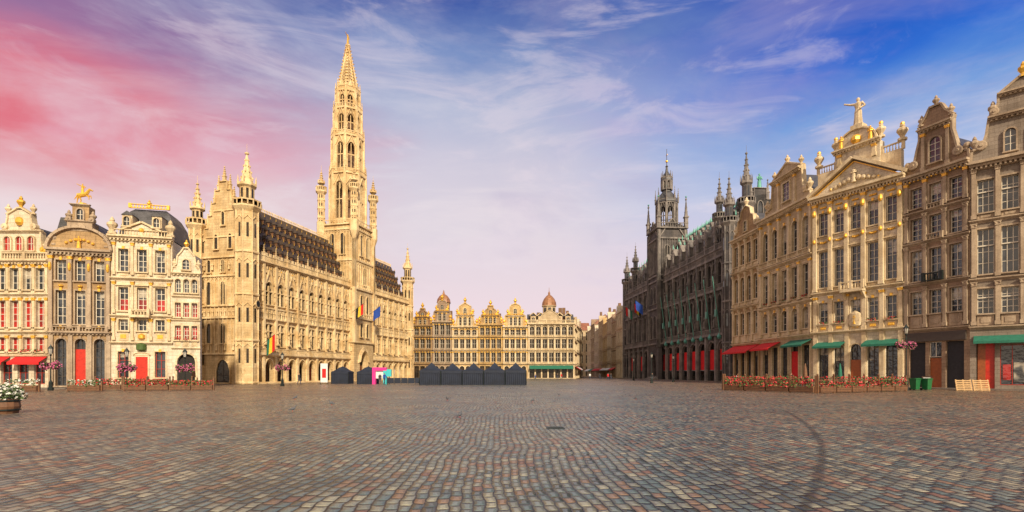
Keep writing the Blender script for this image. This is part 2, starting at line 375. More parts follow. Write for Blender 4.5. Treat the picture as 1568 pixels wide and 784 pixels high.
b.box('trim',L/2-1.2,L/2+1.2,-.2,1.2,17.7,18.7); b.cornice(L/2-1.3,L/2+1.3,18.6,.25,.25,dent=False,y=-.1)
b.box('wall',L/2-.8,L/2+.8,0,1.3,18.8,20.6); b.pwin(L/2-.3,L/2+.3,18.95,20.2,'round',nx=2,nz=2)
b.cornice(L/2-.9,L/2+.9,20.5,.25,.25,dent=False)
for q in(-1,1): b.urn(L/2+q*1.15,.1,18.8,1.3); b.urn(L/2+q*2.5,.1,16.0,1.6); b.scroll(L/2+q*1.1,19.0,.3)
hx,hz=L/2,21.6
b.lathe('gold',hx,.5,[(.5,20.75),(.42,21.0),(.3,21.05)],8)
b.tube('gold',(hx-.5,.5,hz+.25),(hx+.35,.5,hz+.5),.27,.24,8)
b.tube('gold',(hx+.3,.5,hz+.5),(hx+.62,.5,hz+1.05),.2,.12); b.tube('gold',(hx+.58,.5,hz+1.08),(hx+.95,.5,hz+.9),.12,.07)
for dx,dx2 in((-.45,-.55),(-.35,-.2)): b.tube('gold',(hx+dx,.5+dx*.1,hz+.15),(hx+dx2,.5,hz-.2),.13,.07); b.tube('gold',(hx+dx2,.5,hz-.2),(hx+dx2-.05,.5,hz-.6),.07,.05)
b.tube('gold',(hx+.3,.42,hz+.35),(hx+.62,.4,hz+.15),.1,.06);b.tube('gold',(hx+.62,.4,hz+.15),(hx+.6,.4,hz-.15),.06,.04)
b.tube('gold',(hx+.3,.6,hz+.35),(hx+.7,.6,hz+.35),.1,.06);b.tube('gold',(hx+.7,.6,hz+.35),(hx+.75,.6,hz+.05),.06,.04)
b.tube('gold',(hx-.55,.5,hz+.3),(hx-.85,.5,hz-.2),.08,.03); b.statue(hx-.05,.5,hz+.45,1.2,'gold',1)
b.pxz('roof',[(0.1,15),(L-.1,15),(L/2,19.5)],.5,11); b.pxz('roof',[(-1.4,15),(1.5,15),(.9,19.8),(-.2,19.8)],2.5,9)
b.done()
# mansard house
b=Bld('guild_house',(-45.8,58.5),(-39.8,60),mats=dict(wall='white',trim='cream_trim',frame='fr_white')); L=b.L
cs=lin_c(.3,L-.3,3); b.body(0,L,17.2)
b.row(0,L,0,5.2,[cs[0],cs[2]],1.1,1.2,4.2,nx=2,nz=3,glass='glass',key='gold',frame='fr_red')
b.box('door_red',cs[1]-.6,cs[1]+.6,-.06,.02,.1,3.6); b.surround(cs[1]-.6,cs[1]+.6,.1,3.6,'flat',ped='seg',sill=False)
b.row(0,L,5.2,8.3,cs,.95,6.6,7.9,'flat',nx=2,nz=2,sur=True,glass='glass',apk='gold')
b.row(0,L,8.3,12.6,cs,1.0,8.9,11.6,nx=2,nz=4,ped='tri',glass='glass')
for c in cs: b.box('glassred',c-.44,c+.44,.335,.342,8.97,10.2)
b.row(0,L,12.6,17.2,cs,1.0,13.4,16.0,nx=2,nz=4,key='gold')
for z in(5.1,8.2,12.5): b.cornice(0,L,z-.1,.3,.3,dent=False)
for z0,z1 in((5.5,8.1),(8.6,12.3),(13,16.8)):
    for i in range(4): b.pil(.3+(L-.6)*i/3,.22,z0,z1,.18)
b.balus(cs[1]-.9,cs[1]+.9,8.3,.7,-.7); b.box('trim',cs[1]-1,cs[1]+1,-.85,0,8.1,8.3)
b.lathe('gold',cs[1],-.15,[(.01,5.6),(.35,5.75),(.35,6.1),(.01,6.3)],10); b.lathe('leaf',cs[1],-.2,[(.01,4.2),(.5,4.4),(.5,5.0),(.01,5.2)],10)
b.cornice(-.1,L+.1,16.9,.6,.6)
b.pxz('wall',[(L*.22,17.5),(L*.78,17.5),(L*.78,18.1),(L/2,19.0),(L*.22,18.1)],-.05,.5); b.strip('trim',[(L*.18,18.1),(L/2,19.05),(L*.82,18.1)],.2,-.3,.5)
b.blob('gold',L/2,-.15,18.2,.3,.25); b.balus(0,L,17.5,.75,-.1)
W=L/2
b.lathe('roof',W,4.0,[(W*1.28,17.5),(W*1.26,18.6),(W*1.15,19.9),(W*.92,20.9),(W*.75,21.3)],4,rot=.5)
b.balus(W-2,W+2,21.3,.5,1.9,'gold',ped=2)
for q in(-1.5,1.5):
    b.box('trim',W+q-.5,W+q+.5,-.0,2.2,18.3,19.9); b.pwin(W+q-.3,W+q+.3,18.6,19.7,'round',y=0,nx=2,nz=2); b.pxz('roof',[(W+q-.6,19.9),(W+q+.6,19.9),(W+q,20.4)],-.1,2.5)
for x in(.15,L-.15): b.urn(x,-.1,17.6,2.0)
b.urn(W,1.9,21.4,1.0,'gold'); b.done()
# small white house with skewed party wall
b=Bld('guild_house',(-39.8,60),(-37.1,60.9),mats=dict(wall='white',trim='cream_trim',frame='fr_white')); L=b.L
cs=lin_c(.15,L-.15,3); b.pxy('wall',[(.02,.5),(L-.02,.5),(L-1.3,2.6),(-1.0,2.6)],0,13.35)
b.wall(0,L,0,4.6,[(.5,L-.5,.0,4.0,'round')]); b.box('black',.5,L-.5,.4,.46,0,4.0); b.surround(.5,L-.5,0,4.0,'round',sill=False,t=.2)
b.row(0,L,4.6,7.9,cs,.6,5.6,7.3,nx=2,nz=3,glass='glassred',fl=1)
b.row(0,L,7.9,10.7,cs,.6,8.3,10.0,nx=2,nz=3,glass='glassred')
b.row(0,L,10.7,13.4,cs,.6,11.2,12.8,'round',nx=2,nz=3,glass='glass')
for z in(4.5,7.8,10.6): b.cornice(0,L,z,.22,.2,dent=False)
b.cornice(0,L,13.2,.35,.35)
b.gable(L/2,[(L/2,13.5),(L/2-.1,14.1),(L/2-.5,14.5),(L/2-.6,15.5),(.5,15.9),(.2,16.4)]); b.pwin(L/2-.35,L/2+.35,13.9,15.1,'round')
for q in(-1,1): b.urn(L/2+q*(L/2-.2),.1,14.1,1.1)
b.urn(L/2,.1,16.4,1.1,'gold'); b.done()

# ================================================================== TOWN HALL
b=Bld('town_hall',(-41.7,80),(-27.3,137),mats=dict(wall='th_wall',trim='th_trim',frame='fr_dark',roof='roof_brown',glass='glassdark')); L=b.L
def turret(b,x,y,r,z0,z1,ztop,k='wall',t='trim'):
    h=z1-z0
    b.lathe(k,x,y,[(r,z0),(r,z1)],8)
    for f in(.0,.24,.5,.74): b.lathe(t,x,y,[(r,z0+h*f),(r+.22,z0+h*f+.1),(r+.22,z0+h*f+.35),(r,z0+h*f+.45)],8)
    for i in range(8):
        a=2*pi*(i+.5)/8; b.tube(t,(x+(r+.02)*math.cos(a),y+(r+.02)*math.sin(a),z0),(x+(r+.02)*math.cos(a),y+(r+.02)*math.sin(a),z1),.14,.14,5)
        b.T=rotz(x,y,2*pi*i/8)
        ap=-r*math.cos(pi/8)
        for zz in(z0+h*.12,z0+h*.35,z0+h*.6,z0+h*.83): b.box('glass',-.17,.17,ap-.03,ap+.01,zz,zz+h*.08)
        for zz in(z0+h*.21,z0+h*.44,z0+h*.69,z0+h*.93): b.strip(t,[(-r*.3,zz),(0,zz+.5),(r*.3,zz)],.09,ap-.14,ap+.01)
        b.T=None
    b.lathe(t,x,y,[(r,z1-.7),(r+.55,z1),(r+.55,z1+.25),(r,z1+.25)],8)
    for i in range(16):
        a=2*pi*i/16; b.box(t,x+(r+.42)*math.cos(a)-.07,x+(r+.42)*math.cos(a)+.07,y+(r+.42)*math.sin(a)-.07,y+(r+.42)*math.sin(a)+.07,z1+.25,z1+1.)
    b.lathe(t,x,y,[(r+.5,z1+.95),(r+.55,z1+1.15),(r+.35,z1+1.15),(r+.35,z1+.95)],8)
    H=ztop-z1
    r2=r*.68
    b.lathe(k,x,y,[(r2,z1),(r2,z1+H*.36)],8); 
    for i in range(8):
        b.T=rotz(x,y,2*pi*i/8); b.box('glass',-.18,.18,-r2*.924-.03,-r2*.92,z1+1.3,z1+H*.32); b.T=None
    b.lathe(t,x,y,[(r2,z1+H*.34),(r2+.35,z1+H*.37),(r2+.35,z1+H*.41),(r2,z1+H*.42)],8)
    for i in range(8):
        a=2*pi*(i+.5)/8; b.lathe(t,x+(r2+.25)*math.cos(a),y+(r2+.25)*math.sin(a),[(.1,z1+H*.4),(.1,z1+H*.46),(.01,z1+H*.54)],4)
    b.lathe(t,x,y,[(r2*.9,z1+H*.41),(r2*.42,z1+H*.68),(r2*.12,z1+H*.9),(r2*.3,z1+H*.915),(r2*.3,z1+H*.935),(.03,z1+H*.95),(.02,ztop+.8)],8)
    for f in(.5,.6,.7,.8):
        rr=r2*.9*(1-(f-.41)/.49)+.08
        for i in range(8):
            a=2*pi*(i+.5)/8; b.box(t,x+rr*math.cos(a)-.07,x+rr*math.cos(a)+.07,y+rr*math.sin(a)-.07,y+rr*math.sin(a)+.07,z1+H*f,z1+H*f+.2)
def canopy(b,x,y,z,k='trim'):
    b.lathe(k,x,y,[(.2,z),(.24,z+.12),(.12,z+.2),(.01,z+.75)],4)
for xa,xb,n in((1.0,29.4,10),(37.3,57.6,7)):
    bw=(xb-xa)/n; cs=lin_c(xa,xb,n); hw=bw*.38
    b.wall(xa,xb,0,4.7,[(c-hw,c+hw,0,4.1,'point') for c in cs],0,.8)
    for c in cs:
        P=b.arcpts(c-hw,c+hw,4.1,'point',10); b.strip('trim',P,.16,-.2,.02)
        b.strip('trim',P,-.1,.05,.3)
    b.box('brown',xa,xb,4.2,9.8,0,4.65); b.box('brown',xa,xb,.8,4.2,4.6,4.75)  # darker brown colour paints the arcade's shade onto back wall and ceiling
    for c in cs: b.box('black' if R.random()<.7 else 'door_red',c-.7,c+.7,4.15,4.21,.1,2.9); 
    b.box('trim',xa,xb,-.55,.1,4.7,4.95); b.box('trim',xa,xb,-.35,.1,4.5,4.7)
    b.box('trim',xa,xb,-.5,-.38,4.95,5.1); b.box('trim',xa,xb,-.52,-.36,5.7,5.85)
    m=int((xb-xa)/.28)
    for i in range(m): x=xa+(i+.5)*(xb-xa)/m; b.box('trim',x-.05,x+.05,-.48,-.4,5.1,5.7)
    w=bw*.62
    b.row(xa,xb,4.75,10.5,cs,w,6.2,9.9,'seg',nx=2,nz=2,t=.18,th=.9,glass='glass',apron=False)
    for c in cs:
        b.box('trim',c-.09,c+.09,-.04,.3,6.2,9.9); b.box('trim',c-w/2,c+w/2,-.02,.3,8.6,8.78)
    b.wall(xa,xb,10.5,12.6,[],0,.6)
    b.cornice(xa,xb,10.4,.3,.34,dent=False); b.box('trim',xa,xb,-.32,.02,12.35,12.6)
    m=n*3
    for i in range(m):
        x=xa+(xb-xa)*(i+.5)/m; hh=(xb-xa)/m*.5-.1
        b.box('black',x-hh,x+hh,-.02,.01,10.85,12.1); b.strip('trim',[(x-hh,11.7),(x,12.3),(x+hh,11.7)],.1,-.22,.01)
        b.box('trim',x-.2,x+.2,-.4,0,10.7,10.85); b.statue(x,-.22,10.85,1.25,'trim')
        b.box('trim',x+hh,x+hh+.2,-.25,.01,10.7,12.35)
    b.row(xa,xb,12.6,17.8,cs,w,13.1,16.9,'point',nx=2,nz=2,t=.2,th=.9,glass='glass',apron=False)
    for c in cs:
        b.box('trim',c-.09,c+.09,-.04,.3,13.1,16.2); b.box('trim',c-w/2,c+w/2,-.02,.3,15.2,15.36)
        for q in(-1,1): 
            xx=c+q*(w/2+.32); b.box('black',xx-.15,xx+.15,-.015,.01,13.7,15.1); b.statue(xx,-.2,13.6,1.4,'trim'); canopy(b,xx,-.22,15.1); b.box('trim',xx-.16,xx+.16,-.34,0,13.4,13.6)
        P=[(c-w*.55,16.4),(c-w*.3,17.4),(c,18.8),(c+w*.3,17.4),(c+w*.55,16.4)]; b.strip('trim',P,.14,-.26,.02); b.blob('gold',c,-.2,18.95,.14)
    b.wall(xa,xb,17.8,19.8,[],0,.6)
    m=int((xb-xa)/.5)
    for i in range(m):
        x=xa+(i+.5)*(xb-xa)/m; b.box('trim',x-.06,x+.06,-.18,.02,18.0,19.5); b.box('black',x+.1,x+.4,-.015,.01,18.1,19.2)
        if i%2==0: b.statue(x+.25,-.12,18.3,.95,'trim')
    b.cornice(xa,xb,19.6,.45,.5)
    b.box('trim',xa,xb,-.35,-.2,20.05,20.2); b.box('trim',xa,xb,-.37,-.18,20.9,21.02)
    m=int((xb-xa)/.3)
    for i in range(m): x=xa+(i+.5)*(xb-xa)/m; b.box('trim',x-.06,x+.06,-.33,-.22,20.2,20.9)
    m=n*3
    for i in range(m): x=xa+(i+.5)*(xb-xa)/m; b.box('trim',x-.24,x+.24,-.36,-.19,21.02,21.5)
    for i in range(n+1):
        x=xa+(xb-xa)*i/n
        b.box('trim',x-.2,x+.2,-.4,0,4.95,19.6); b.box('trim',x-.26,x+.26,-.3,0,0,4.5); b.pinn(x,-.25,20.0,2.8,.2)
        b.statue(x,-.6,6.6,1.6,'trim'); b.box('trim',x-.25,x+.25,-.8,-.3,6.35,6.6); canopy(b,x,-.6,8.3)
    b.box('wall',xa,xb,.9,9.8,4.75,20.3)
    b.box('wall',xa,xb,.6,.9,17.8,20.3)
    b.pyz('roof',[(.7,20.3),(9.2,20.3),(4.95,30.2)],xa+.45,xb)
    sl=4.25/9.9
    for j,(zr,st) in enumerate(((21.9,1.42),(23.9,1.42),(25.8,1.42),(27.6,1.42))):
        m=int((xb-xa-1)/st)
        for i in range(m):
            x=xa+1+(i+.5)*(xb-xa-1)/m; y=.7+(zr-20.3)*sl
            b.box('wood',x-.24,x+.24,y-.28,y+.5,zr,zr+.7); b.box('black',x-.15,x+.15,y-.3,y-.27,zr+.12,zr+.62)
            b.pxz('roof',[(x-.38,zr+.7),(x+.38,zr+.7),(x,zr+1.35)],y-.4,y+.8); b.lathe('gold',x,y-.3,[(.08,zr+1.3),(.01,zr+1.8)],4)
    m=int((xb-xa)/.4)
    for i in range(m): x=xa+(i+.5)*(xb-xa)/m; b.lathe('trim',x,4.95,[(.12,30.1),(.05,30.4),(.13,30.6),(.01,30.9)],4)
# side gable
b.T=Matrix.Translation((.9,0,0))@Matrix.Rotation(-pi/2,4,'Z')
half=[(4.9,0),(4.9,21),(4.3,21),(4.3,23),(3.6,23),(3.6,25),(2.9,25),(2.9,27),(2.2,27),(2.2,29),(1.5,29),(1.5,31),(.7,31),(.7,32.4)]
b.gable(-4.9,half,0,.6)
for zr,w,n,h in((6.5,.9,3,3.2),(12.6,.9,3,3.8),(17.9,.7,3,2.0),(21.6,.7,2,2.4),(25.4,.6,1,2.2)):
    for c in lin_c(-4.9-1.35*n,-4.9+1.35*n,n): b.pwin(c-w/2,c+w/2,zr,zr+h,'point',nx=2,nz=3)
for z in(4.7,10.5,12.4,17.2,20.2): b.box('trim',-9.8,0,-.3,.02,z,z+.3)
for z in(23.5,27.7): b.box('trim',-4.9-(3.4 if z<25 else 1.9),-4.9+(3.4 if z<25 else 1.9),-.16,.02,z,z+.2)
for i in range(12):
    x=-9.3+i*.8; b.statue(x,-.2,10.85,1.15,'trim'); b.statue(x,-.2,18.3 if i%2 else 5.4,1.2,'trim'); b.box('trim',x-.45,x-.35,-.18,.02,5,20)
    b.strip('trim',[(x-.35,16.6),(x,17.1),(x+.35,16.6)],.08,-.16,.01)
for dx,z in((4.6,21),(3.95,23),(3.25,25),(2.55,27),(1.85,29),(1.1,31)):
    for q in(-1,1): b.pinn(-4.9+q*dx,.2,z,2.6,.26)
b.pinn(-4.9,.2,32.4,2.6,.3)
b.pwin(-6.2,-3.6,0.2,3.9,'point'); b.T=None
turret(b,.6,.2,1.65,0,27.6,37.0); turret(b,.8,9.9,1.2,0,25.5,33.0); turret(b,58.2,.4,1.35,0,26.0,35.6)
turret(b,57.6,9.4,1.2,0,25,33)
b.T=rotz(.6,.2,.2)@Matrix.Translation((0,-1.72,12.6))@Matrix.Rotation(pi/2,4,'X'); b.lathe('trim',0,0,[(.65,0),(.65,.12)],16); b.lathe('blackf',0,0,[(.5,.12),(.5,.14)],16); b.T=None
# tower
cx,cy,a=33.3,2.75,3.95
b.wall(cx-a,cx+a,0,8.2,[(cx-1.7,cx+1.7,0,6.6,'point')],-1.2,1.6); b.box('black',cx-1.7,cx+1.7,.3,.38,0,5); b.box('door_wood',cx-1.4,cx+1.4,.2,.28,0,3.4)
for j in range(4):
    o=.22*j; P=b.arcpts(cx-1.7-o,cx+1.7+o,6.6+o,'point',10); b.strip('trim',P,.1,-1.45+.06*j-.06,-1.15)
b.box('wall',cx-a,cx+a,.4,cy+a,0,8.2); b.box('wall',cx-a,cx+a,-1.2,cy+a,8.2,33.4)
for rot in(0,-pi/2,pi/2,pi):
    b.T=rotz(cx,cy,rot)
    Y=-a
    for x in(-1.25,1.25):
        b.pwin(x-.5,x+.5,9.5,12.5,'point',y=Y,nx=2,nz=3); b.pwin(x-.5,x+.5,14.5,18.5,'point',y=Y,nx=2,nz=3); b.pwin(x-.6,x+.6,27.0,31.5,'point',y=Y,nx=2,nz=3)
    b.pwin(-.6,.6,20.8,24.6,'point',y=Y)
    for z in(8.2,13.4,19.6,25.6,32.2): b.box('trim',-a,a,Y-.3,Y+.02,z,z+.35)
    for x in lin_c(-a+.6,a-.6,9):
        b.box('trim',x-.05,x+.05,Y-.16,Y+.02,19.9,33.0)
        if rot==0: b.statue(x,Y-.25,19.95,1.1,'trim'); b.statue(x,Y-.25,13.75,1.1,'trim')
        b.strip('trim',[(x-.38,25.0),(x,25.6),(x+.38,25.0)],.09,Y-.16,Y+.01); b.strip('trim',[(x-.38,31.7),(x,32.2),(x+.38,31.7)],.09,Y-.16,Y+.01)
    for x in lin_c(-a,a,12): b.box('trim',x-.05,x+.05,Y-.3,Y-.22,33.6,34.3)
    b.box('trim',-a-.3,a+.3,Y-.4,Y-.1,33.3,33.6); b.box('trim',-a-.3,a+.3,Y-.33,Y-.19,34.3,34.45)
    for q in(-1,1): b.box('trim',q*a-.35,q*a+.35,Y-.35,Y+.3,8.2 if rot in(0,) else 20,32.2)
    b.T=None
for qx in(-1,1):
    for qy in(-1,1):
        x,y=cx+qx*a,cy+qy*a
        b.lathe('trim',x,y,[(.2,29.6),(.95,31.8),(.95,34.2)],8)
        turret(b,x,y,.62,33.0,40.6,45.6)
def octst(b,cx,cy,Rp,z0,z1,oz0,oz1,th=.5):
    w=2*Rp*math.tan(pi/8)
    for i in range(8):
        b.T=rotz(cx,cy,2*pi*i/8)
        ow=w*.58
        b.wall(-w/2,w/2,z0,z1,[(-ow/2,ow/2,oz0,oz1,'point')],-Rp,th)
        b.box('trim',-.06,.06,-Rp+.1,-Rp+.3,oz0,oz1-.3); zt=oz0+(oz1-oz0)*.5; b.box('trim',-ow/2,ow/2,-Rp+.1,-Rp+.3,zt,zt+.16)
        P=[(-w*.42,oz1-.9),(-w*.2,oz1+.1),(0,oz1+1.3),(w*.2,oz1+.1),(w*.42,oz1-.9)]; b.strip('trim',P,.13,-Rp-.24,-Rp+.02)
        for z in(z0,z1-.3): b.box('trim',-w/2-.12,w/2+.12,-Rp-.28,-Rp+.02,z,z+.3)
        for x in lin_c(-w/2,w/2,7): b.box('trim',x-.045,x+.045,-Rp-.24,-Rp-.15,z1,z1+.7)
        b.box('trim',-w/2-.1,w/2+.1,-Rp-.26,-Rp-.13,z1+.7,z1+.84)
        b.T=rotz(cx,cy,2*pi*(i+.5)/8); rr=Rp/math.cos(pi/8)
        b.box('trim',-.26,.26,-rr-.32,-rr+.3,z0,z1-.3); b.pinn(0,-rr-.15,z1-.2,2.6,.2)
        b.T=None
octst(b,cx,cy,3.45,33.4,44.9,35,43.0)
octst(b,cx,cy,3.05,44.9,53.2,46,51.6)
octst(b,cx,cy,2.65,53.2,59.2,54,57.8)
octst(b,cx,cy,2.25,59.2,63.2,59.7,62.2)
b.lathe('brown',cx,cy,[(1.5,33.4),(1.3,62)],8)
for i in range(8):
    b.T=rotz(cx,cy,2*pi*i/8)
    b.pxz('trim',[(-.8,63.2),(.8,63.2),(0,65.4)],-2.35,-2.2); b.T=None
    A=2*pi*(i+.5)/8
    for z,r in((44.9,3.6),(53.2,3.1)):
        p=(cx+r*math.cos(A),cy+r*math.sin(A)); b.pinn(p[0],p[1],z,3.6,.3)
zt=74.0; r0=2.3
for i in range(8):
    A=2*pi*(i+.5)/8; B2=2*pi*(i+1.5)/8
    c0,s0=math.cos(A),math.sin(A)
    b.tube('trim',(cx+r0*c0,cy+r0*s0,63.2),(cx+.15*c0,cy+.15*s0,zt),.2,.12,5)
    for j in range(15):
        f=j/15; r=r0+(.15-r0)*f; z=63.2+(zt-63.2)*f
        b.lathe('gold' if j%2 else 'trim',cx+(r+.22)*c0,cy+(r+.22)*s0,[(.03,z+.1),(.17,z+.25),(.03,z+.45)],4)
        f2=(j+1)/15; r2=r0+(.15-r0)*f2; z2=63.2+(zt-63.2)*f2
        c1,s1=math.cos(B2),math.sin(B2)
        b.tube('trim',(cx+r*c0,cy+r*s0,z),(cx+r*c1,cy+r*s1,z),.09,.09,4)
        if j<12: b.tube('trim',(cx+r*c0,cy+r*s0,z),(cx+r2*c1,cy+r2*s1,z2),.07,.07,4); b.tube('trim',(cx+r*c1,cy+r*s1,z),(cx+r2*c0,cy+r2*s0,z2),.07,.07,4)
b.lathe('brown',cx,cy,[(1.1,63),(.1,73)],8)
b.lathe('trim',cx,cy,[(.2,73.6),(.55,73.9),(.55,74.1),(.15,74.3)],8)
b.statue(cx,cy,74.3,2.2,'gold',1)
b.flag(29.0,-.9,14.5,['blackf','yellowf','red'],3.4,h=2.2); b.flag(35.5,-1.3,14.8,['blue','blue','blue'],3.4,h=2.2); b.flag(3.2,-.5,6.4,['green','yellowf','red'],3.,h=2.6)
b.box('trim',1,57.6,-1.6,-.0,-.0,.15); b.box('trim',1,57.6,-1.1,-.0,.15,.3)
b.done()

# ================================================================== KING'S HOUSE
b=Bld('neo_gothic_palace',(36.9,166),(42.2,100),mats=dict(wall='dark',trim='dark_trim',frame='fr_dark',roof='roof_dark')); L=b.L
n=15; bw=L/n; cs=lin_c(0,L,n); hw=bw*.40
b.wall(0,L,0,9.4,[(c-hw,c+hw,0,8.2,'round') for c in cs],0,.5)
for i,c in enumerate(cs):
    P=b.arcpts(c-hw,c+hw,8.2,'round',10); b.strip('trim',P,.25,-.2,.02); b.strip('trim',P,-.14,.1,.4)
    if i>=5 or i in(1,3): b.box('redbright',c-hw,c+hw,.42,.46,2.4,6.6); b.box('trim',c-hw,c+hw,.3,.5,2.2,2.4)
    b.box('glass',c-hw*.7,c+hw*.7,3.9,3.98,1.,6)
b.box('wall',0,L,4,14,0,9.4); b.box('wall',0,L,.5,4,9.2,9.42)
b.box('trim',0,L,-.7,.1,9.3,9.7)
def bal2(z,y,h=1.0):
    b.box('trim',0,L,y-.08,y+.08,z,z+.15); b.box('trim',0,L,y-.1,y+.1,z+h-.15,z+h); m=int(L/.4)
    for i in range(m): x=(i+.5)*L/m; b.box('trim',x-.07,x+.07,y-.05,y+.05,z+.15,z+h-.15)
bal2(9.7,-.5,1.1)
for z0,z1,sub in((10.5,18.4,2),(19.2,25.0,2)):
    m=n*sub; c2=lin_c(0,L,m); hh=L/m*.41
    b.wall(0,L,z0,z1,[(c-hh,c+hh,z0+.3,z1-.7,'point') for c in c2],0,.4)
    for c in c2:
        b.strip('trim',b.arcpts(c-hh,c+hh,z1-.7,'point'),.14,-.14,.02)
        b.strip('trim',[(c-hh,z1-1.2),(c,z1+.5),(c+hh,z1-1.2)],.1,-.26,-.05)
        b.box('black',c-hh*.8,c+hh*.8,1.92,1.98,z0+.8,z1-1.2); b.box('trim',c-.07,c+.07,1.85,1.92,z0+.8,z1-1.2); b.box('trim',c-hh,c+hh,1.85,1.92,(z0+z1)/2,(z0+z1)/2+.15)
        b.tube('trim',(c+L/m/2,-.12,z0),(c+L/m/2,-.12,z1-1.4),.17,.17,6); b.lathe('trim',c,-.2,[(.1,z1+.4),(.16,z1+.7),(.01,z1+1.3)],4)
    b.box('wall',0,L,2,14,z0-1.1,z1); b.box('wall',0,L,.4,2,z1-.15,z1); b.box('wall',0,L,0,2,z0-1.08,z0-.0)
    b.box('trim',0,L,-.5,.1,z1,z1+.35); bal2(z1+.35,-.35,1.)
b.box('wall',0,L,0,14,25.0,26.6); b.cornice(0,L,26.2,.6,.6); bal2(26.8,-.4,1.1)
for i in range(n+1):
    x=L*i/n; x=min(max(x,.3),L-.3)
    b.box('trim',x-.3,x+.3,-.5,0,0,9.3); b.box('trim',x-.22,x+.22,-.46,0,9.7,26.2); b.pinn(x,-.35,26.6,5.2,.32)
    for z in(11.2,20.0): b.statue(x,-.7,z,1.7,'trim'); b.box('trim',x-.28,x+.28,-.95,-.4,z-.2,z); canopy(b,x,-.7,z+1.9)
    b.pinn(x,-.6,17.8,2.8,.2)
b.pyz('roof',[(.3,26.6),(13,26.6),(8,36.8),(5.5,36.8)],0,L)
sl=5.2/10.2
for j,zr in enumerate((28.2,31.2,33.8)):
    m=n if j==0 else n*2
    for i in range(m):
        x=(i+.5)*L/m; y=.3+(zr-26.6)*sl; w=1.1 if j==0 else .4; h=2.6 if j==0 else 1.0
        b.box('trim',x-w,x+w,y-.5,y+1.2,zr-.8*(j==0),zr+h); b.box('glass',x-w*.6,x+w*.6,y-.53,y-.49,zr,zr+h-.3)
        b.pxz('trim',[(x-w*1.2,zr+h),(x+w*1.2,zr+h),(x,zr+h+w*1.9)],y-.6,y+2.6); b.lathe('bronze',x,y-.5,[(.1,zr+h+w*1.8),(.16,zr+h+w*1.8+.3),(.02,zr+h+w*1.8+1.2)],4)
        if j==0:
            for q in(-1,1): b.pinn(x+q*1.2,y-.6,zr-.6,4.2,.16)
m=int(L/.7)
for i in range(m): x=(i+.5)*L/m; b.lathe('bronze',x,6.7,[(.15,36.8),(.06,37.3),(.2,37.6),(.01,38.5)],4)
b.T=Matrix.Translation((L,0,0))@Matrix.Rotation(pi/2,4,'Z')
half=[(5.6,0),(5.6,27),(4.8,27),(4.8,29.2),(4.0,29.2),(4.0,31.4),(3.1,31.4),(3.1,33.6),(2.2,33.6),(2.2,35.8),(1.2,35.8),(1.2,38)]
b.gable(6.5,half,0,.6)
for zr,w,nn,h in((11,1.4,4,6),(20,1.4,4,4.5),(27.5,1.2,3,3.5),(32.5,1.,1,3)):
    for c in lin_c(6.5-1.2*nn,6.5+1.2*nn,nn): b.pwin(c-w/2,c+w/2,zr,zr+h,'point')
for dx,z in((5.2,27),(4.4,29.2),(3.5,31.4),(2.6,33.6),(1.7,35.8)):
    for q in(-1,1): b.pinn(6.5+q*dx,.2,z,4.2,.34)
b.statue(6.5,.2,38,3,'bronze'); b.T=None
turret(b,L-.2,.3,1.15,0,31,40.5); turret(b,L-5.5,1.,.9,26,33.5,42.4); turret(b,L-.5,4.0,1.2,26,35,45.8); turret(b,8,.6,1.0,20,33,41.4); turret(b,0,.4,1.2,0,31,40)
cx,cy,a=29.7,2.0,3.6
b.box('wall',cx-a,cx+a,cy-a,cy+a,8.5,39.5); b.wall(cx-a,cx+a,0,8.5,[(cx-1.6,cx+1.6,0,6.8,'point')],cy-a,.9)
for rot in(0,-pi/2,pi/2,pi):
    b.T=rotz(cx,cy,rot); Y=-a
    for z0,h in((10.8,6),(20,4.5),(28,7)):
        for x in(-1.4,1.4): b.pwin(x-.8,x+.8,z0,z0+h,'point',y=Y,glass='black')
    for z in(9.2,18.4,25.6,27,36.6,39.2): b.box('trim',-a-.25,a+.25,Y-.35,Y+.02,z,z+.4)
    b.strip('trim',[(-a,36.5),(0,41.8),(a,36.5)],.25,Y-.3,Y+.02); b.pxz('wall',[(-a*.9,39.5),(a*.9,39.5),(0,41.6)],Y-.1,Y+.4)
    for x in lin_c(-a,a,11): b.box('trim',x-.06,x+.06,Y-.55,Y-.45,39.6,40.6); b.box('trim',x-.06,x+.06,Y-.18,Y,27.4,36.6)
    b.box('trim',-a-.5,a+.5,Y-.6,Y-.4,40.6,40.75); b.box('trim',-a-.5,a+.5,Y-.6,Y-.0,39.3,39.6)
    for q in(-1,1): b.box('trim',q*a-.4,q*a+.4,Y-.4,Y+.3,8.5,39)
    b.T=None
for qx in(-1,1):
    for qy in(-1,1): b.pinn(cx+qx*(a+.1),cy+qy*(a+.1),39.4,8,.6,tip='bronze')
octst(b,cx,cy,2.4,39.5,46.8,40.6,45.6)
b.lathe('roof',cx,cy,[(3.0,46.9),(2.9,47.4),(2.5,48.2),(1.9,49.2),(1.2,50.0),(1.1,50.6)],8)
octst(b,cx,cy,1.15,50.4,53.0,50.7,52.6,th=.3)
b.lathe('roof',cx,cy,[(1.6,53.0),(1.5,53.5),(1.0,54.4),(.4,55.4),(.25,56.6),(.4,56.8),(.1,57.2),(.06,61.5)],8); b.blob('gold',cx,cy,58.2,.35); b.box('gold',cx-.5,cx+.5,cy-.05,cy+.05,59.8,59.95)
for i in range(8):
    A=2*pi*(i+.5)/8; b.pinn(cx+2.9*math.cos(A),cy+2.9*math.sin(A),46.8,3.8,.22,tip='bronze')
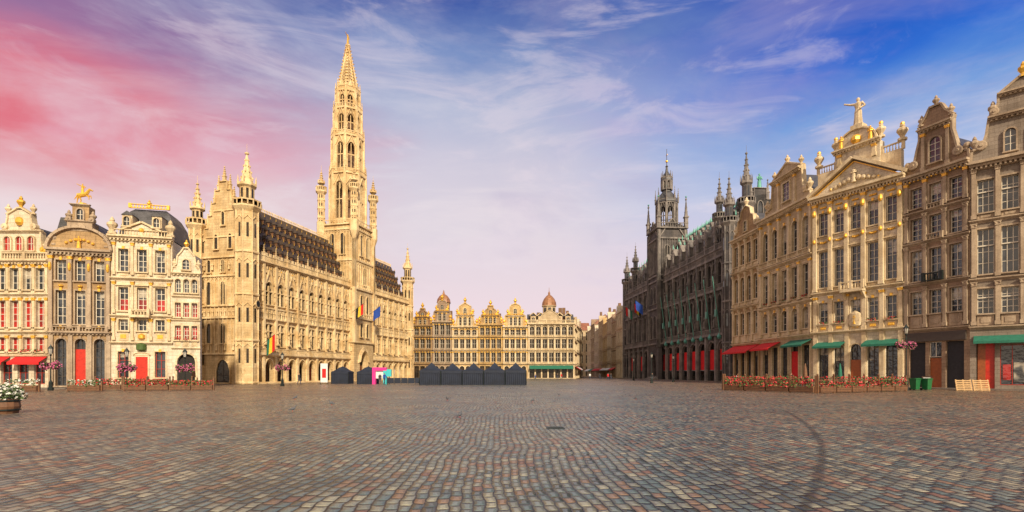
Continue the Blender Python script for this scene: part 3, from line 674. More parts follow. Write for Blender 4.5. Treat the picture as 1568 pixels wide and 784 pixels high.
b.flag(20,-.6,19.5,['blackf','yellowf','red'],4,h=2.6);b.flag(25.5,-2,19.5,['blue','blue','blue'],4,h=2.6); b.flag(12,-.6,19.5,['green','paper','red'],4,h=2.6)
for x in(36,40,44,48,52,56,60,64): b.tube('bronze',(x,-.6,10),(x+.2,-2.2,21),.09,.07); b.box('bronze',x-.2,x+.4,-1.6,-1.4,13,14.4); b.lathe('bronze',x,-.7,[(.3,8.6),(.5,9.0),(.1,9.8)],6)
for i in range(5): b.box('trim',cx-3+.0,cx+3,-3.4+.5*i,-1.5,.0+.2*i,.2+.2*i)
b.done()

# ================================================================== BACK ROW
def back(name,x0,x1,H,wall,gab,nc,gold=True,frame='fr_white',Y=150,low=None,dome=None,style=0,trim='cream_trim'):
    b=Bld(name,(x0,Y),(x1,Y),mats=dict(wall=wall,trim=trim,frame=frame)); L=b.L
    b.body(0,L,H,10); cs=lin_c(.3,L-.3,nc); w=(L-.6)/nc*.72
    b.row(0,L,0,4.3,cs,w*1.1,.3,3.8,'round' if R.random()<.5 else 'flat',nx=2,nz=2,glass='glassdark',t=.2,frame='fr_dark')
    zs=[4.3,8.3,12.2,H]
    for i in range(3):
        z0,z1=zs[i],zs[i+1]; b.row(0,L,z0,z1,cs,w,z0+.7,z1-.5,'flat' if i<2 else R.choice(['flat','round']),nx=2,nz=2,glass='glassdark',key='gold' if gold else None,t=.12)
        b.cornice(0,L,z0-.15,.35,.4,dent=False)
        for j in range(nc+1): b.pil(.3+(L-.6)*j/nc,.32,z0+.25,z1-.2,.4,cap='gold' if gold else 'trim')
    b.cornice(0,L,H-.2,.6,.8)
    if gab:
        hw=L/2; c=L/2; T=gab
        if style==0: out=[(hw-.2,H+.3),(hw-.3,H+.9),(hw-1.0,H+1.1),(hw*.66,H+1.9),(hw*.6,H+T*.5),(hw*.46,H+T*.58),(hw*.42,H+T*.82),(hw*.45,H+T*.86),(.1,H+T)]
        elif style==1: out=[(hw*.82,H+.3),(hw*.82,H+T*.5),(hw*.7,H+T*.52),(hw*.5,H+T*.62),(hw*.42,H+T*.78),(hw*.42,H+T*.86),(hw*.3,H+T*.95),(.1,H+T)]
        else: out=[(hw*.95,H+.3),(hw*.95,H+1.0),(hw*.78,H+1.1),(hw*.72,H+T*.45),(hw*.72,H+T*.55),(hw*.4,H+T*.62),(hw*.4,H+T*.8),(hw*.2,H+T*.84),(hw*.2,H+T)]
        b.gable(c,out,ct=.25)
        nw=3 if L>6.5 else 2; zt=H+T*.47
        for q in lin_c(-hw*.62,hw*.62,nw): b.pwin(c+q-.55,c+q+.55,H+.7,zt-.2,'round' if style!=1 else 'flat',t=.16,glass='glassdark')
        for q in lin_c(-hw*.62-hw*.2,hw*.62+hw*.2,nw+1): b.pil(c+q*.8,.3,H+.4,zt,.26,'trim','gold' if gold else 'trim')
        b.cornice(c-hw*.7,c+hw*.7,zt,.35,.45,dent=False)
        b.pwin(c-.45,c+.45,H+T*.6,H+T*.8,'round',glass='glassdark')
        for q in(-1,1): b.urn(c+q*(hw-.4),.1,H+.9,2.0,'gold' if gold else 'trim'); b.urn(c+q*hw*.6,.1,H+T*.56,1.7,'gold' if gold else 'trim'); b.scroll(c+q*hw*.5,H+T*.6,.4,k='gold' if gold else 'trim')
        b.urn(c,.1,H+T,1.9,'gold'); b.pxz('roof',[(.2,H),(L-.2,H),(c,H+T*.8)],.6,10)
        for q in range(-2,3): b.blob('gold',c+q*hw*.2,-.25,zt+.6,.22)
    if dome:
        b.balus(0,L,H+.4,1.0,-.2,ped=3)
        b.pyz('roof',[(.6,H),(10,H),(6,H+3.5),(4,H+3.5)],0,L)
        for c in(L*.12,L*.28,L*.68,L*.86):
            b.box('wall',c-.8,c+.8,.3,3,H,H+2.6); b.pwin(c-.45,c+.45,H+.5,H+2.2,'round',y=.3,glass='glassdark'); b.strip('trim',[(c-1,H+2.6),(c,H+3.5),(c+1,H+2.6)],.2,.1,3)
        b.gable(L*.47,[(3.2,H+.4),(3.2,H+1.4),(2.2,H+3),(.3,H+4.2)],y0=-.1)
        b.lathe('wall',L*.47,3,[(2.0,H+2),(2.0,H+5.6),(2.3,H+5.7),(2.3,H+5.9)],8); b.lathe('roof_copper',L*.47,3,[(2.2,H+5.9),(2.1,H+6.9),(1.6,H+8.0),(.8,H+8.9),(.35,H+9.2),(.3,H+9.9),(.1,H+10.2),(.02,H+11.5)],12)
        for i in range(8):
            b.T=rotz(L*.47,3,2*pi*i/8); b.box('glass',-.4,.4,-1.9,-1.84,H+3,H+5.2); b.T=None
    for i in range(2): x=R.uniform(.1,.9)*L; b.box('brown',x-.5,x+.5,5,6,H+.5,H+4.2)
    if low: b.awning(.5,L-.5,3.2,4.0,1.5,low)
    b.done()
back('guild_house',-29.1,-23.3,15.4,'brown',5.2,3,True,style=2,trim='ochre')
back('guild_house',-23.3,-17.6,16.4,'tan',6.6,3,style=1,trim='grey_trim')
back('guild_house',-17.6,-9.9,15.0,'yellow',7.2,4,style=0)
back('guild_house',-9.9,-2.7,15.6,'ochre',5.8,4,style=2,trim='yellow')
back('guild_house',-2.7,4.6,15.0,'yellow',7.0,4,style=1)
back('guild_house',4.6,18.4,15.9,'cream',0,7,False,dome=True,low='green')
b=Bld('roof_cupola',(-20.4,153)); b.lathe('ochre',0,0,[(1.9,16),(1.9,22.5),(2.2,22.7)],8); b.lathe('roof_copper',0,0,[(2.1,22.7),(1.9,23.8),(1.2,24.8),(.4,25.3),(.05,26.6)],10)
for i in range(8):
    b.T=rotz(0,0,2*pi*i/8); b.box('glass',-.35,.35,-1.8,-1.74,19.5,22); b.T=None
b.done()
def street(name,p0,p1,H,wall,roof,nc,nf=4):
    b=Bld(name,p0,p1,mats=dict(wall=wall,trim='cream_trim',roof=roof)); L=b.L; b.body(0,L,H,10)
    cs=lin_c(.3,L-.3,nc); w=(L-.6)/nc*.5; fh=H/nf
    for i in range(nf): b.row(0,L,i*fh,(i+1)*fh,cs,w,i*fh+(.2 if i==0 else .9),(i+1)*fh-.7,nx=2,nz=3,glass='glassdark'); b.cornice(0,L,(i+1)*fh-.2,.3,.3,dent=False)
    b.pyz('roof',[(-.2,H),(10,H),(5,H+4.5)],0,L); b.box('brown',L*.2,L*.2+1,4,5,H,H+6.5)
    b.pxz('wall',[(0.,H),(3.,H),(1.5,H+3.2)],.0,3)
    if R.random()<.7: b.awning(.4,L-.4,3,3.8,1.4,R.choice(['red','green','paper']))
    b.done()
ys=[262,248,236,224,213,202,192,183,172]; hh=[24,26,22,25,23,24,22,24]
ww=['white','tan','white','cream','yellow','white','tan','white']
for i in range(8):
    y0,y1=ys[i],ys[i+1]; f=lambda y:37+(y-172)*.015
    street('town_house',(f(y0),y0),(f(y1),y1-.0),hh[i]-1.5,ww[i],'roof_red' if i%2 else 'roof_dark',3)
xs=[(18.5,151),(21,166),(24,182),(27,200),(30,222)]
for i in range(4): street('town_house',(xs[i][0],xs[i][1]+.4),(xs[i+1][0],xs[i+1][1]),[15,17,18,19][i],['brown','cream','white','tan'][i],'roof_red',3)
street('town_house',(29,268),(41,268),24,'cream','roof_red',4)

# ================================================================== RIGHT ROW
b=Bld('guild_house',(38.8,90),(39.5,81.4),mats=dict(wall='ochre',trim='cream_trim',frame='fr_white')); L=b.L
cs=lin_c(.3,L-.3,4); b.body(0,L,24.4,12)
b.row(0,L,0,6.6,cs,1.4,.4,5.4,'flat',nx=2,nz=3,glass='glass',frame='fr_dark')
b.awning(.4,L-.4,5.2,6.4,2.2,'red')
b.row(0,L,6.6,12.8,cs,1.35,8.2,11.8,nx=2,nz=4,key='trim'); b.row(0,L,12.8,18.9,cs,1.35,13.8,17.9,'round',nx=2,nz=4); b.row(0,L,18.9,24.4,cs,1.35,20.0,23.4,nx=2,nz=4)
for z in(6.5,12.7,18.8): b.cornice(0,L,z-.1,.35,.35,dent=False)
for i in range(5):
    for z0,z1 in((6.9,12.5),(13.1,18.6),(19.2,24.1)): b.pil(.3+(L-.6)*i/4,.34,z0,z1,.24,'trim','trim')
b.cornice(0,L,24.2,.6,.6); 
b.gable(L/2,[(3.6,24.8),(3.5,25.6),(2.6,25.9),(2.3,27.6),(1.6,27.9),(1.3,29.0),(.2,29.6)]); b.pwin(L/2-.5,L/2+.5,25.4,27.2,'round')
for q in(-3.3,3.3): b.urn(L/2+q,.1,25.6,1.6)
b.urn(L/2,.1,29.6,1.6); b.pxz('roof',[(.1,24.4),(L-.1,24.4),(L/2,28.6)],.5,12); b.done()
b=Bld('guild_house',(39.5,81.4),(40.6,69),mats=dict(wall='cream',trim='cream_trim',frame='fr_white')); L=b.L
cs=lin_c(.3,L-.3,5); b.body(0,L,25.2,12)
b.row(0,L,0,6.9,cs,1.6,.3,5.6,nx=2,nz=3,glass='glass',frame='fr_dark')
b.box('red',cs[3]-.8,cs[3]+.8,.05,.15,.2,4.8); b.awning(.3,5.2,5.4,6.4,2.0,'red'); b.awning(7.6,L-.2,5.6,6.4,1.6,'green')
b.row(0,L,6.9,11.6,cs,1.5,7.9,10.9,'round',nx=2,nz=3,key='gold'); b.row(0,L,11.6,17.8,cs,1.4,12.3,16.8,nx=2,nz=4,ped='seg',fl=1); b.row(0,L,17.8,25.2,cs,1.4,18.7,23.4,'round',nx=2,nz=4,key='gold',t=.2,apk='gold')
for z in(6.8,11.5,17.7): b.cornice(0,L,z-.1,.4,.4,dent=False)
for i in range(6):
    for z0,z1 in((7.2,11.3),(12.0,17.4),(18.1,24.8)): b.pil(.35+(L-.7)*i/5,.42,z0,z1,.32,'trim','trim' if z0<12 else 'gold')
b.balus(.3,L-.3,18.1,.8,-.35)
b.cornice(0,L,24.9,.75,.8)
b.gable(L/2+.5,[(5.2,25.6),(5.0,26.6),(3.9,26.9),(3.5,28.0),(3.3,30.2),(3.3,30.8),(.1,32.3)],ct=.22)
b.cornice(L/2-2.9,L/2+3.9,30.1,.5,.6); b.pwin(L/2-.3,L/2+1.3,26.8,29.5,nx=2,nz=4)
for q in(-1.9,1.9): b.pil(L/2+.5+q,.4,26,30.1,.2)
for q in(-1,1): b.scroll(L/2+.5+q*4.1,27.2,.5)
for q in(-4.9,4.9): b.urn(L/2+.5+q,.1,26.6,1.9)
for q in(-3.1,0,3.1): b.urn(L/2+.5+q,.1,30.9 if q else 32.2,1.4)
b.pxz('roof',[(.1,25.2),(L-.1,25.2),(L/2,31)],.5,12); b.done()
# statue-topped house
b=Bld('guild_house',(40.6,69),(46,60),mats=dict(wall='white',trim='cream_trim',frame='fr_white')); L=b.L
cs=lin_c(.35,L-.35,5); b.body(0,L,24.4,12); W=1.15
b.row(0,L,0,7.0,cs,1.3,.4,5.4,'round',nx=2,nz=3,glass='glass',frame='fr_dark')
b.box('door_wood',cs[2]-.6,cs[2]+.6,.1,.2,.1,3.4)
b.awning(cs[0]-.8,cs[1]+.8,5.2,5.8,1.3,'green'); b.awning(cs[3]-.8,cs[4]+.8,5.2,5.8,1.3,'green')
b.row(0,L,7.0,12.2,cs,W,8.2,11.0,nx=2,nz=3,key='gold',fl=1,apk='gold'); b.row(0,L,12.2,19.2,cs,W,13.0,17.8,nx=2,nz=5,ped='tri',key=None,fl=0,glass='glass'); b.row(0,L,19.2,24.4,cs,W,19.9,22.9,nx=2,nz=3,key='gold',glass='glass')
for z in(6.9,12.1): b.cornice(0,L,z-.1,.4,.4,dent=False)
b.cornice(0,L,18.9,.3,.2,dent=False)
for i in range(6):
    x=.35+(L-.7)*i/5; b.pil(x,.46,12.5,24.2,.4,'trim','gold'); b.pil(x,.42,7.2,11.9,.24,'trim','gold'); b.pil(x,.5,0,6.8,.2,'trim',None)
    b.blob('gold',x,-.46,22.9,.26,.45); b.blob('gold',x,-.46,19.2,.2,.3)
b.box('trim',cs[2]-1.3,cs[2]+1.3,-1.3,0,11.9,12.2); b.balus(cs[2]-1.3,cs[2]+1.3,12.2,1.0,-1.15,ped=1.3)
for q in(-1,1): b.pyz('trim',[(0,11.9),(-1.1,11.9),(0,10.8)],cs[2]+q*1.1-.12,cs[2]+q*1.1+.12)
b.lathe('trim',cs[2],-.15,[(.01,7.4),(.7,7.7),(.8,8.4),(.7,9.2),(.01,9.6)],12,sy=.4); b.statue(cs[2],-.35,7.9,1.3,'gold')
for c in cs: 
    for q in(-.3,-.1,.1,.3): b.blob('gold',c+q,-.1,19.05-.12*math.cos(q*4),.15); b.blob('gold',c+q*.8,-.1,7.55,.12); b.blob('gold',c+q,-.1,23.6,.13)
b.cornice(-.1,L+.1,24.2,.9,.9)
for i in range(26): b.blob('gold',.3+(L-.6)*i/25,-.32,24.25,.13,n=5)
pz=25.1
b.pxz('wall',[(.3,pz),(L-.3,pz),(L/2,pz+3.2)],-.3,.5); b.strip('trim',[(-.3,pz),(L/2,pz+3.5),(L+.3,pz)],.4,-.9,.5)
b.strip('gold',[(0.4,pz+.06),(L/2,pz+3.15),(L-.4,pz+.06)],.1,-.5,-.2)
for i in range(-5,6):
    if i: b.blob('trim',L/2+i*.55,-.36,pz+.45+.16*(5-abs(i)),.24+.03*(5-abs(i)))
    if i%2: b.blob('gold',L/2+i*.55,-.5,pz+.5+.3*(5-abs(i))*.6,.14)
b.statue(L/2,-.55,pz+.6,1.9,'trim')
b.box('wall',L/2-2.6,L/2+2.6,.2,1.4,26,30.2); b.box('trim',L/2-4.8,L/2+4.8,.3,1.0,26,28.3); b.balus(L/2-4.9,L/2-2.7,28.3,1.,.6); b.balus(L/2+2.7,L/2+4.9,28.3,1.,.6)
b.cornice(L/2-2.7,L/2+2.7,30.0,.5,.5,y=.2)
P=[(L/2-2.2*math.cos(pi*i/10),30.5+2.0*math.sin(pi*i/10)) for i in range(11)]; b.pxz('wall',P[::-1],.2,1.2); b.strip('trim',P,.2,-.0,1.2)
b.blob('gold',L/2,.05,31.2,.6,.6); 
for q in(-1,1):
    b.urn(L/2+q*2.6,.5,30.5,1.9,'trim'); b.blob('gold',L/2+q*2.6,.5,32.3,.25); b.urn(L/2+q*4.8,.6,29.3,2.2); b.blob('gold',L/2+q*4.8,.6,31.3,.25); b.statue(L/2+q*1.7,-.1,30.5,1.7,'gold'); b.pil(L/2+q*2.0,.4,28.4,30,.2,y=.2)
b.box('trim',L/2-.7,L/2+.7,.1,1.3,32.4,33.1); b.statue(L/2,.6,33.1,3.5,'trim',1)
b.pxz('roof',[(.1,24.4),(L-.1,24.4),(L/2,29)],.6,12); b.done()
b=Bld('guild_house',(46,60),(48.3,54),mats=dict(wall='tan',trim='grey_trim',frame='fr_white')); L=b.L
cs=lin_c(.3,L-.3,3); b.body(0,L,24,12)
b.wall(0,L,0,6.6,[(.5,2.2,.1,5.2,'flat'),(2.6,3.8,.1,5.2,'flat'),(4.2,5.9,.1,5.2,'flat')])
for x0,x1 in((.5,2.2),(4.2,5.9)): b.box('coat',x0,x1,.3,.36,.1,5.2)
b.box('door_wood',2.6,3.8,.2,.3,.1,3.4); b.win(2.6,3.8,3.5,5.2,.2,2,1); b.box('fr_dark',.3,L-.3,-.2,.02,5.3,6.3)
for z0,z1,a,c,ar in((6.6,11.8,8.4,11.0,'flat'),(11.8,16.5,12.2,15.7,'flat'),(16.5,20.0,16.9,19.4,'flat'),(20.0,24.0,20.6,22.9,'flat')):
    b.row(0,L,z0,z1,cs,1.2,a,c,ar,nx=2,nz=4,glass='glass',t=.16); b.cornice(0,L,z0-.15,.32,.3,dent=False)
for i in range(4):
    for z0,z1 in((6.9,11.5),(12,16.3),(16.8,19.8),(20.3,23.7)): b.pil(.3+(L-.6)*i/3,.32,z0,z1,.26,'trim','gold' if z0>19 else 'trim')
b.cornice(0,L,23.7,.7,.7); b.balus(cs[1]-.8,cs[1]+.8,16.6,.7,-.4); b.balus(cs[1]-.9,cs[1]+.9,12.0,.9,-.6,'iron'); b.balus(cs[1]-.8,cs[1]+.8,20.1,.6,-.3)
for i in range(14): b.blob('gold',.3+(L-.6)*i/13,-.3,23.72,.12,n=5)
b.gable(L/2,[(3.1,24.4),(3.0,25.4),(2.4,25.5),(2.0,26.0),(1.75,27.2),(1.5,28.2),(1.5,29.4),(1.6,29.8),(.9,30.6),(.5,31.4)],ct=.2)
b.pwin(L/2-.55,L/2+.55,25.2,28.0,'round',nx=2,nz=4); b.cornice(L/2-1.6,L/2+1.6,28.9,.45,.5)
for q in(-1.2,1.2): b.pil(L/2+q,.34,24.6,28.9,.2)
for q in(-2.9,2.9): b.blob('trim',L/2+q,.1,25.9,.35); b.lathe('trim',L/2+q,.1,[(.3,25.3),(.15,25.6)],8)
for q in(-1.45,0,1.45): b.urn(L/2+q,.1,29.8 if q else 31.4,1.3)
for q in(-1,1): b.scroll(L/2+q*2.2,25.6,.5)
b.pxz('roof',[(.1,24),(L-.1,24),(L/2,28.6)],.6,12); b.done()
b=Bld('guild_house',(48.3,54),(54,48.5),mats=dict(wall='grey',trim='grey_trim',frame='fr_white')); L=b.L
cs=lin_c(.3,L-.3,4); b.body(0,L,23.2,12)
b.wall(0,L,0,6.4,[(.5,1.9,.1,4.9,'flat'),(2.3,5.0,.5,4.6,'flat'),(5.4,7.5,.1,4.9,'flat')])
b.box('door_wood',.6,1.2,.2,.3,.1,4.9); b.box('door_red',1.2,1.9,.22,.3,.1,4.9); b.win(2.3,5.0,.5,4.6,.25,3,1,frame='fr_red'); b.win(5.4,7.5,.1,4.9,.25,2,2,frame='fr_red'); b.awning(.3,L-.3,5.0,5.6,1.2,'green')
b.box('glassred',2.5,3.1,.16,.18,1.,2.6); b.box('glasscur',3.3,4.2,.16,.18,.8,2.8)
for z0,z1,a,c in((6.4,11.4,7.9,10.5),(11.4,17.5,12,16.7),(17.5,23.2,18.4,21.8)):
    b.row(0,L,z0,z1,cs,1.3,a,c,nx=3,nz=4,glass='glass',t=.18); b.cornice(0,L,z0-.15,.35,.3,dent=False)
    for i in range(5): b.pil(.3+(L-.6)*i/4,.34,z0+.3,z1-.2,.26,'trim','trim')
    for c0 in cs: b.box('frame',c0-.65,c0+.65,.16,.24,a+(c-a)*.62,a+(c-a)*.62+.12)
b.cornice(0,L,22.9,.8,.8)
b.gable(L/2,[(3.8,23.7),(3.7,24.9),(2.9,25.2),(2.6,26.4),(2.4,28.0),(2.0,28.4),(1.7,29.4),(1.7,30.2),(.2,31.4)],ct=.22)
b.pwin(L/2-1.3,L/2-.5,24.2,26.5,'round'); b.pwin(L/2+.5,L/2+1.3,24.2,26.5,'round'); b.cornice(L/2-2.5,L/2+2.5,27.6,.5,.5); b.cornice(L/2-1.8,L/2+1.8,29.9,.4,.4)
for q in(-1,1): b.scroll(L/2+q*3.1,25.4,.5); b.scroll(L/2+q*2.1,28.6,.4)
for q in(-3.6,3.6,-2.2,2.2): b.urn(L/2+q,.1,25.0 if abs(q)>3 else 28.2,1.6)
b.urn(L/2,.1,31.4,1.6,'gold'); b.pxz('roof',[(.1,23.2),(L-.1,23.2),(L/2,28)],.6,12); b.done()
b=Bld('guild_house',(54,48.5),(62,42),mats=dict(wall='tan',trim='grey_trim')); b.body(0,b.L,24,12)
for z in(0,6,12,18): b.row(0,b.L,z,z+6,lin_c(.3,b.L-.3,5),1.2,z+1.,z+5)
b.cornice(0,b.L,23.8,.7,.7); b.done()

# ================================================================== STREET FURNITURE
def tents(name,x0,x1,y,n,h=2.05,hp=1.15):
    w=(x1-x0)/n
    for i in range(n):
        b=Bld(name,(x0+i*w,y+R.uniform(-.15,.15))); d=w; hh=h+R.uniform(-.06,.06)
        b.box('navy',.02,w-.02,.06,d-.05,0,hh-.02)
        prof=[(w*.707*1.0,hh-.28),(w*.707*1.0,hh+.02),(w*.56,hh+.16),(w*.40,hh+.36),(w*.22,hh+.70),(w*.09,hh+hp*.88),(.04,hh+hp)]
        b.lathe('navy',w/2,d/2,prof,4)
        for j in range(11): x=w*(j+.5)/11; b.tube('navy',(x,.05,0),(x,.04,hh-.25),.09,.06,5)
        b.tube('iron',(.02,-.05,0),(.02,-.05,hh),.04,.04); b.tube('iron',(w-.02,-.05,0),(w-.02,-.05,hh),.04,.04); b.blob('iron',w/2,d/2,hh+hp+.03,.06)
        for j in range(9):
            x=w*(j+.5)/9; b.pxz('navy',[(x-w/18,hh-.27),(x,hh-.42),(x+w/18,hh-.27)],-.02,.0)
        b.done()
tents('market_tent',-13.4,2.1,74,5)
tents('market_tent',-24.2,-21.4,80,1,h=1.9,hp=.9)
tents('market_tent',-29.0,-26.2,82,1,h=1.9,hp=.9)
b=Bld('advertising_banner',(-28.8,78.5)); b.box('paper',-.55,.55,-.04,.04,.3,3.2); b.box('red',-.3,.3,-.06,-.04,1.,2.4); b.box('iron',-.6,-.55,-.05,.05,0,3.3); b.box('iron',.55,.6,-.05,.05,0,3.3); b.done()
b=Bld('exhibition_arch',(-21.5,79))
b.box('magenta',0,.5,-.3,.3,0,2.6); b.box('magenta',.5,2.2,-.3,.3,2.1,2.6); b.box('cyan',1.7,2.2,-.3,.3,0,2.1); b.box('paper',.5,1.7,.0,.1,.9,2.1); b.box('cyan',2.2,2.9,-.2,.2,1.2,2.3); b.tube('iron',(2.6,0,0),(2.6,0,1.2),.05,.05); b.done()
b=Bld('crowd_barrier',(-19,78))
for i in range(7):
    x=i*1.05
    b.box('navy',x,x+1,-.02,.02,.15,1.0); b.box('iron',x,x+.04,-.25,.25,0,.05); b.box('iron',x,x+.04,-.03,.03,0,1.1)
b.done()
def terrace(name,p0,p1,h=1.15,fk='flower_red',n=None,boxh=.55):
    b=Bld(name,p0,p1); L=b.L; n=n or max(1,int(L/1.9)); w=L/n
    for i in range(n):
        x=i*w
        b.box('wood',x+.08,x+w-.08,-.25,.25,.06,boxh)
        for j in range(3): b.box('wood_dark',x+.08,x+w-.08,-.262,-.25,.12+j*.15,.15+j*.15)
        b.box('wood',x-.06,x+.06,-.08,.08,0,h+.35); b.blob('wood',x,0,h+.42,.09)
        b.box('wood',x+.06,x+w-.06,.0,.05,h-.08,h); b.box('wood',x+.06,x+w-.06,.0,.05,h-.4,h-.35)
        for j in range(5): q=x+w*(j+.5)/5; b.box('wood',q-.02,q+.02,.01,.04,boxh,h-.08)
        b.flowers(x+.1,x+w-.1,-.34,.2,boxh-.12,R.uniform(.5,.75),190,fk,.075)
        if h>1: b.flowers(x+.2,x+w-.2,-.1,.12,h-.05,.3,60,fk,.07)
    b.box('wood',L-.06,L+.06,-.08,.08,0,h+.35); b.done()
terrace('terrace_planter_fence',(21.2,51),(25.8,43.5)); terrace('terrace_planter_fence',(25.9,43.4),(37.8,49.2)); terrace('terrace_planter_fence',(21.6,52.4),(31,56.5))
terrace('terrace_planter_fence',(-37.5,49.5),(-30.0,51.5),h=.9); terrace('terrace_planter_fence',(-41.5,51),(-33.5,54.5),h=.9)
terrace('terrace_planter_fence',(-46.0,46.5),(-43.2,46.8),h=.6,fk='flower_white'); terrace('terrace_planter_fence',(-41.6,48),(-38.6,48.2),h=.6,fk='flower_white')
def table(x,y):
    b=Bld('cafe_table',(x,y)); b.lathe('wood_light' if R.random()<.5 else 'iron',0,0,[(.35,.72),(.35,.76)],10); b.lathe('iron',0,0,[(.22,0),(.04,.06),(.035,.72)],8); b.done()
def chair(x,y,a):
    b=Bld('cafe_chair',(x,y),ang=a)
    for q in(-.2,.2):
        b.tube('wood',(q,-.2,0),(q,-.18,.45),.02,.02,4); b.tube('wood',(q,.2,0),(q,.24,.92),.02,.02,4)
    b.box('wood_light',-.23,.23,-.22,.22,.44,.48)
    for z in(.6,.72,.84): b.box('wood_light',-.21,.21,.2,.24,z,z+.07)
    b.done()
for (x,y) in((26,49.5),(29,48),(31.5,50.5),(34,52),(28,53),(31,55),(35,50.3),(24.5,50.5)):
    table(x,y); chair(x-.75,y,pi/2); chair(x+.75,y,-pi/2)
for (x,y) in((-36,53.5),(-33.5,55),(-39,56)): table(x,y); chair(x-.7,y,pi/2); chair(x+.7,y,-pi/2)
def umbrella(x,y,k,h=2.6):
    b=Bld('folded_parasol',(x,y)); b.lathe('iron',0,0,[(.3,0),(.3,.1),(.03,.12),(.03,h)],8); b.lathe(k,0,0,[(.04,1.2),(.2,1.3),(.16,1.9),(.06,h),(.01,h+.12)],10); b.done()
for x,y,k in((33,51.5,'green'),(29.5,51.5,'wood'),(-34.5,55.5,'wood')): umbrella(x,y,k)
def lamp(x,y,h=4.2,fk='flower_pink',bask=True):
    b=Bld('street_lamp',(x,y))
    b.lathe('iron',0,0,[(.26,0),(.26,.25),(.17,.35),(.17,.8),(.09,.95),(.06,1.1),(.05,h-.2),(.12,h-.1),(.05,h)],8)
    b.tube('iron',(-.45,0,h-.5),(.45,0,h-.5),.025,.025)
    b.lathe('lampglass',0,0,[(.12,h+.02),(.2,h+.5),(.2,h+.52)],6); b.lathe('iron',0,0,[(.25,h+.52),(.2,h+.62),(.08,h+.8),(.02,h+.95)],6)
    for i in range(6): a=2*pi*i/6; b.tube('iron',(.12*math.cos(a),.12*math.sin(a),h),(.2*math.cos(a),.2*math.sin(a),h+.52),.014,.014,4)
    if bask:
        for q in(-.5,.5):
            b.lathe('iron',q,0,[(.05,h-1.5),(.26,h-1.2),(.3,h-1.0)],8); b.tube('iron',(q*.9,0,h-.5),(q,0,h-1.),.012,.012,4)
            for i in range(170):
                v=Vector((R.gauss(0,1),R.gauss(0,1),R.gauss(0,.9))).normalized()*R.uniform(.25,.48); c=Vector((q,0,h-1.15))+v
                a=Vector((R.uniform(-1,1),R.uniform(-1,1),R.uniform(-1,1))).normalized()*.07; d=a.orthogonal()
                b.add(fk if R.random()<.6 else 'leaf',[tuple(c+a),tuple(c+d),tuple(c-a),tuple(c-d)],[(0,1,2,3)])
    b.done()
lamp(38.8,50.4,5.6); lamp(-45.5,50.5,3.6); lamp(-39.5,52.5,3.4); lamp(-34.5,54.0,3.4); lamp(-30.5,68,3.6,bask=True); lamp(31.5,100,4.5,bask=False); lamp(28.5,120,4.5,bask=False); lamp(24,88,4.4,bask=False)
def wbin(x,y,a):
    b=Bld('wheeled_bin',(x,y),ang=a)
    b.lathe('bin',0,0,[(.36,.08),(.46,1.05),(.48,1.05),(.48,1.1)],4,rot=.5); b.pyz('bin',[(-.38,1.1),(.4,1.1),(.4,1.2),(-.2,1.22),(-.38,1.16)],-.36,.36)
    for q in(-.28,.28): b.T=Matrix.Translation((q,.3,.12))@Matrix.Rotation(pi/2,4,'Y'); b.lathe('iron',0,0,[(.12,-.04),(.12,.04)],10); b.T=None
    b.done()
wbin(40.3,51.2,.3); wbin(41.3,51.0,.3); wbin(37.9,52.5,.2)
b=Bld('wooden_pallet',(43.6,50.2),ang=-.5)
for k in range(2):
    b.T=Matrix.Translation((k*1.3,0,0))@Matrix.Rotation(-.5,4,'X')
    for i in range(6): b.box('wood_light',0,1.2,0,.03,.05+i*.2,.17+i*.2)
    for i in range(3): b.box('wood_light',.0+i*.55,.1+i*.55,.03,.13,.0,1.25)
    b.T=None
b.done()
b=Bld('menu_board',(42.6,52.6),ang=-.4); b.box('wood_dark',-.4,.4,-.04,.04,0,1.4); b.box('paper',-.3,.3,-.05,-.04,.5,1.25); b.done()
b=Bld('flower_barrel_planter',(-21.5,21.7)); b.lathe('wood',0,0,[(.42,0),(.52,.3),(.46,.62)],14)
for z in(.12,.5): b.lathe('iron',0,0,[(.5,z),(.52,z+.02),(.52,z+.05),(.5,z+.07)],14)
for i in range(900):
    v=Vector((R.gauss(0,1),R.gauss(0,1),abs(R.gauss(0,1)))).normalized()*R.uniform(.3,.72); c=Vector((0,0,.6))+v
    a=Vector((R.uniform(-1,1),R.uniform(-1,1),R.uniform(-1,1))).normalized()*.045; d=a.orthogonal(); b.add('flower_white' if R.random()<.4 else 'leaf',[tuple(c+a),tuple(c+d),tuple(c-a),tuple(c-d)],[(0,1,2,3)])
b.done()
b=Bld('manhole_cover',(1.35,15.9)); b.box('iron',-.28,.28,-.28,.28,-.02,.012); 
for i in range(5): b.box('iron',-.24,.24,-.2+i*.1-.02,-.2+i*.1+.02,.012,.022)
b.done()
def pigeon(x,y,a):
    b=Bld('pigeon',(x,y),ang=a)
    b.T=Matrix.Translation((0,0,.13))@Matrix.Rotation(pi/2-.25,4,'Y')
    b.lathe('pigeon',0,0,[(.005,-.17),(.03,-.15),(.035,-.09),(.065,-.03),(.075,.04),(.055,.1),(.03,.13)],8,sx=.9)
    b.T=None
    b.tube('pigeon',(.1,0,.17),(.13,0,.24),.035,.025); b.blob('pigeon',.14,0,.255,.03,n=8); b.tube('wood_dark',(.165,0,.255),(.2,0,.245),.008,.003,4)
    for q in(-.025,.025): b.tube('red',(0,q,.07),(.01,q,0),.006,.005,4)
    b.done()
for x,y in((-9.7,22.6),(-9.5,27),(-4,31.7),(1.2,30),(-2,19.5),(17,46),(3.5,38),(-14,33),(8,33)): pigeon(x,y,R.uniform(0,6))
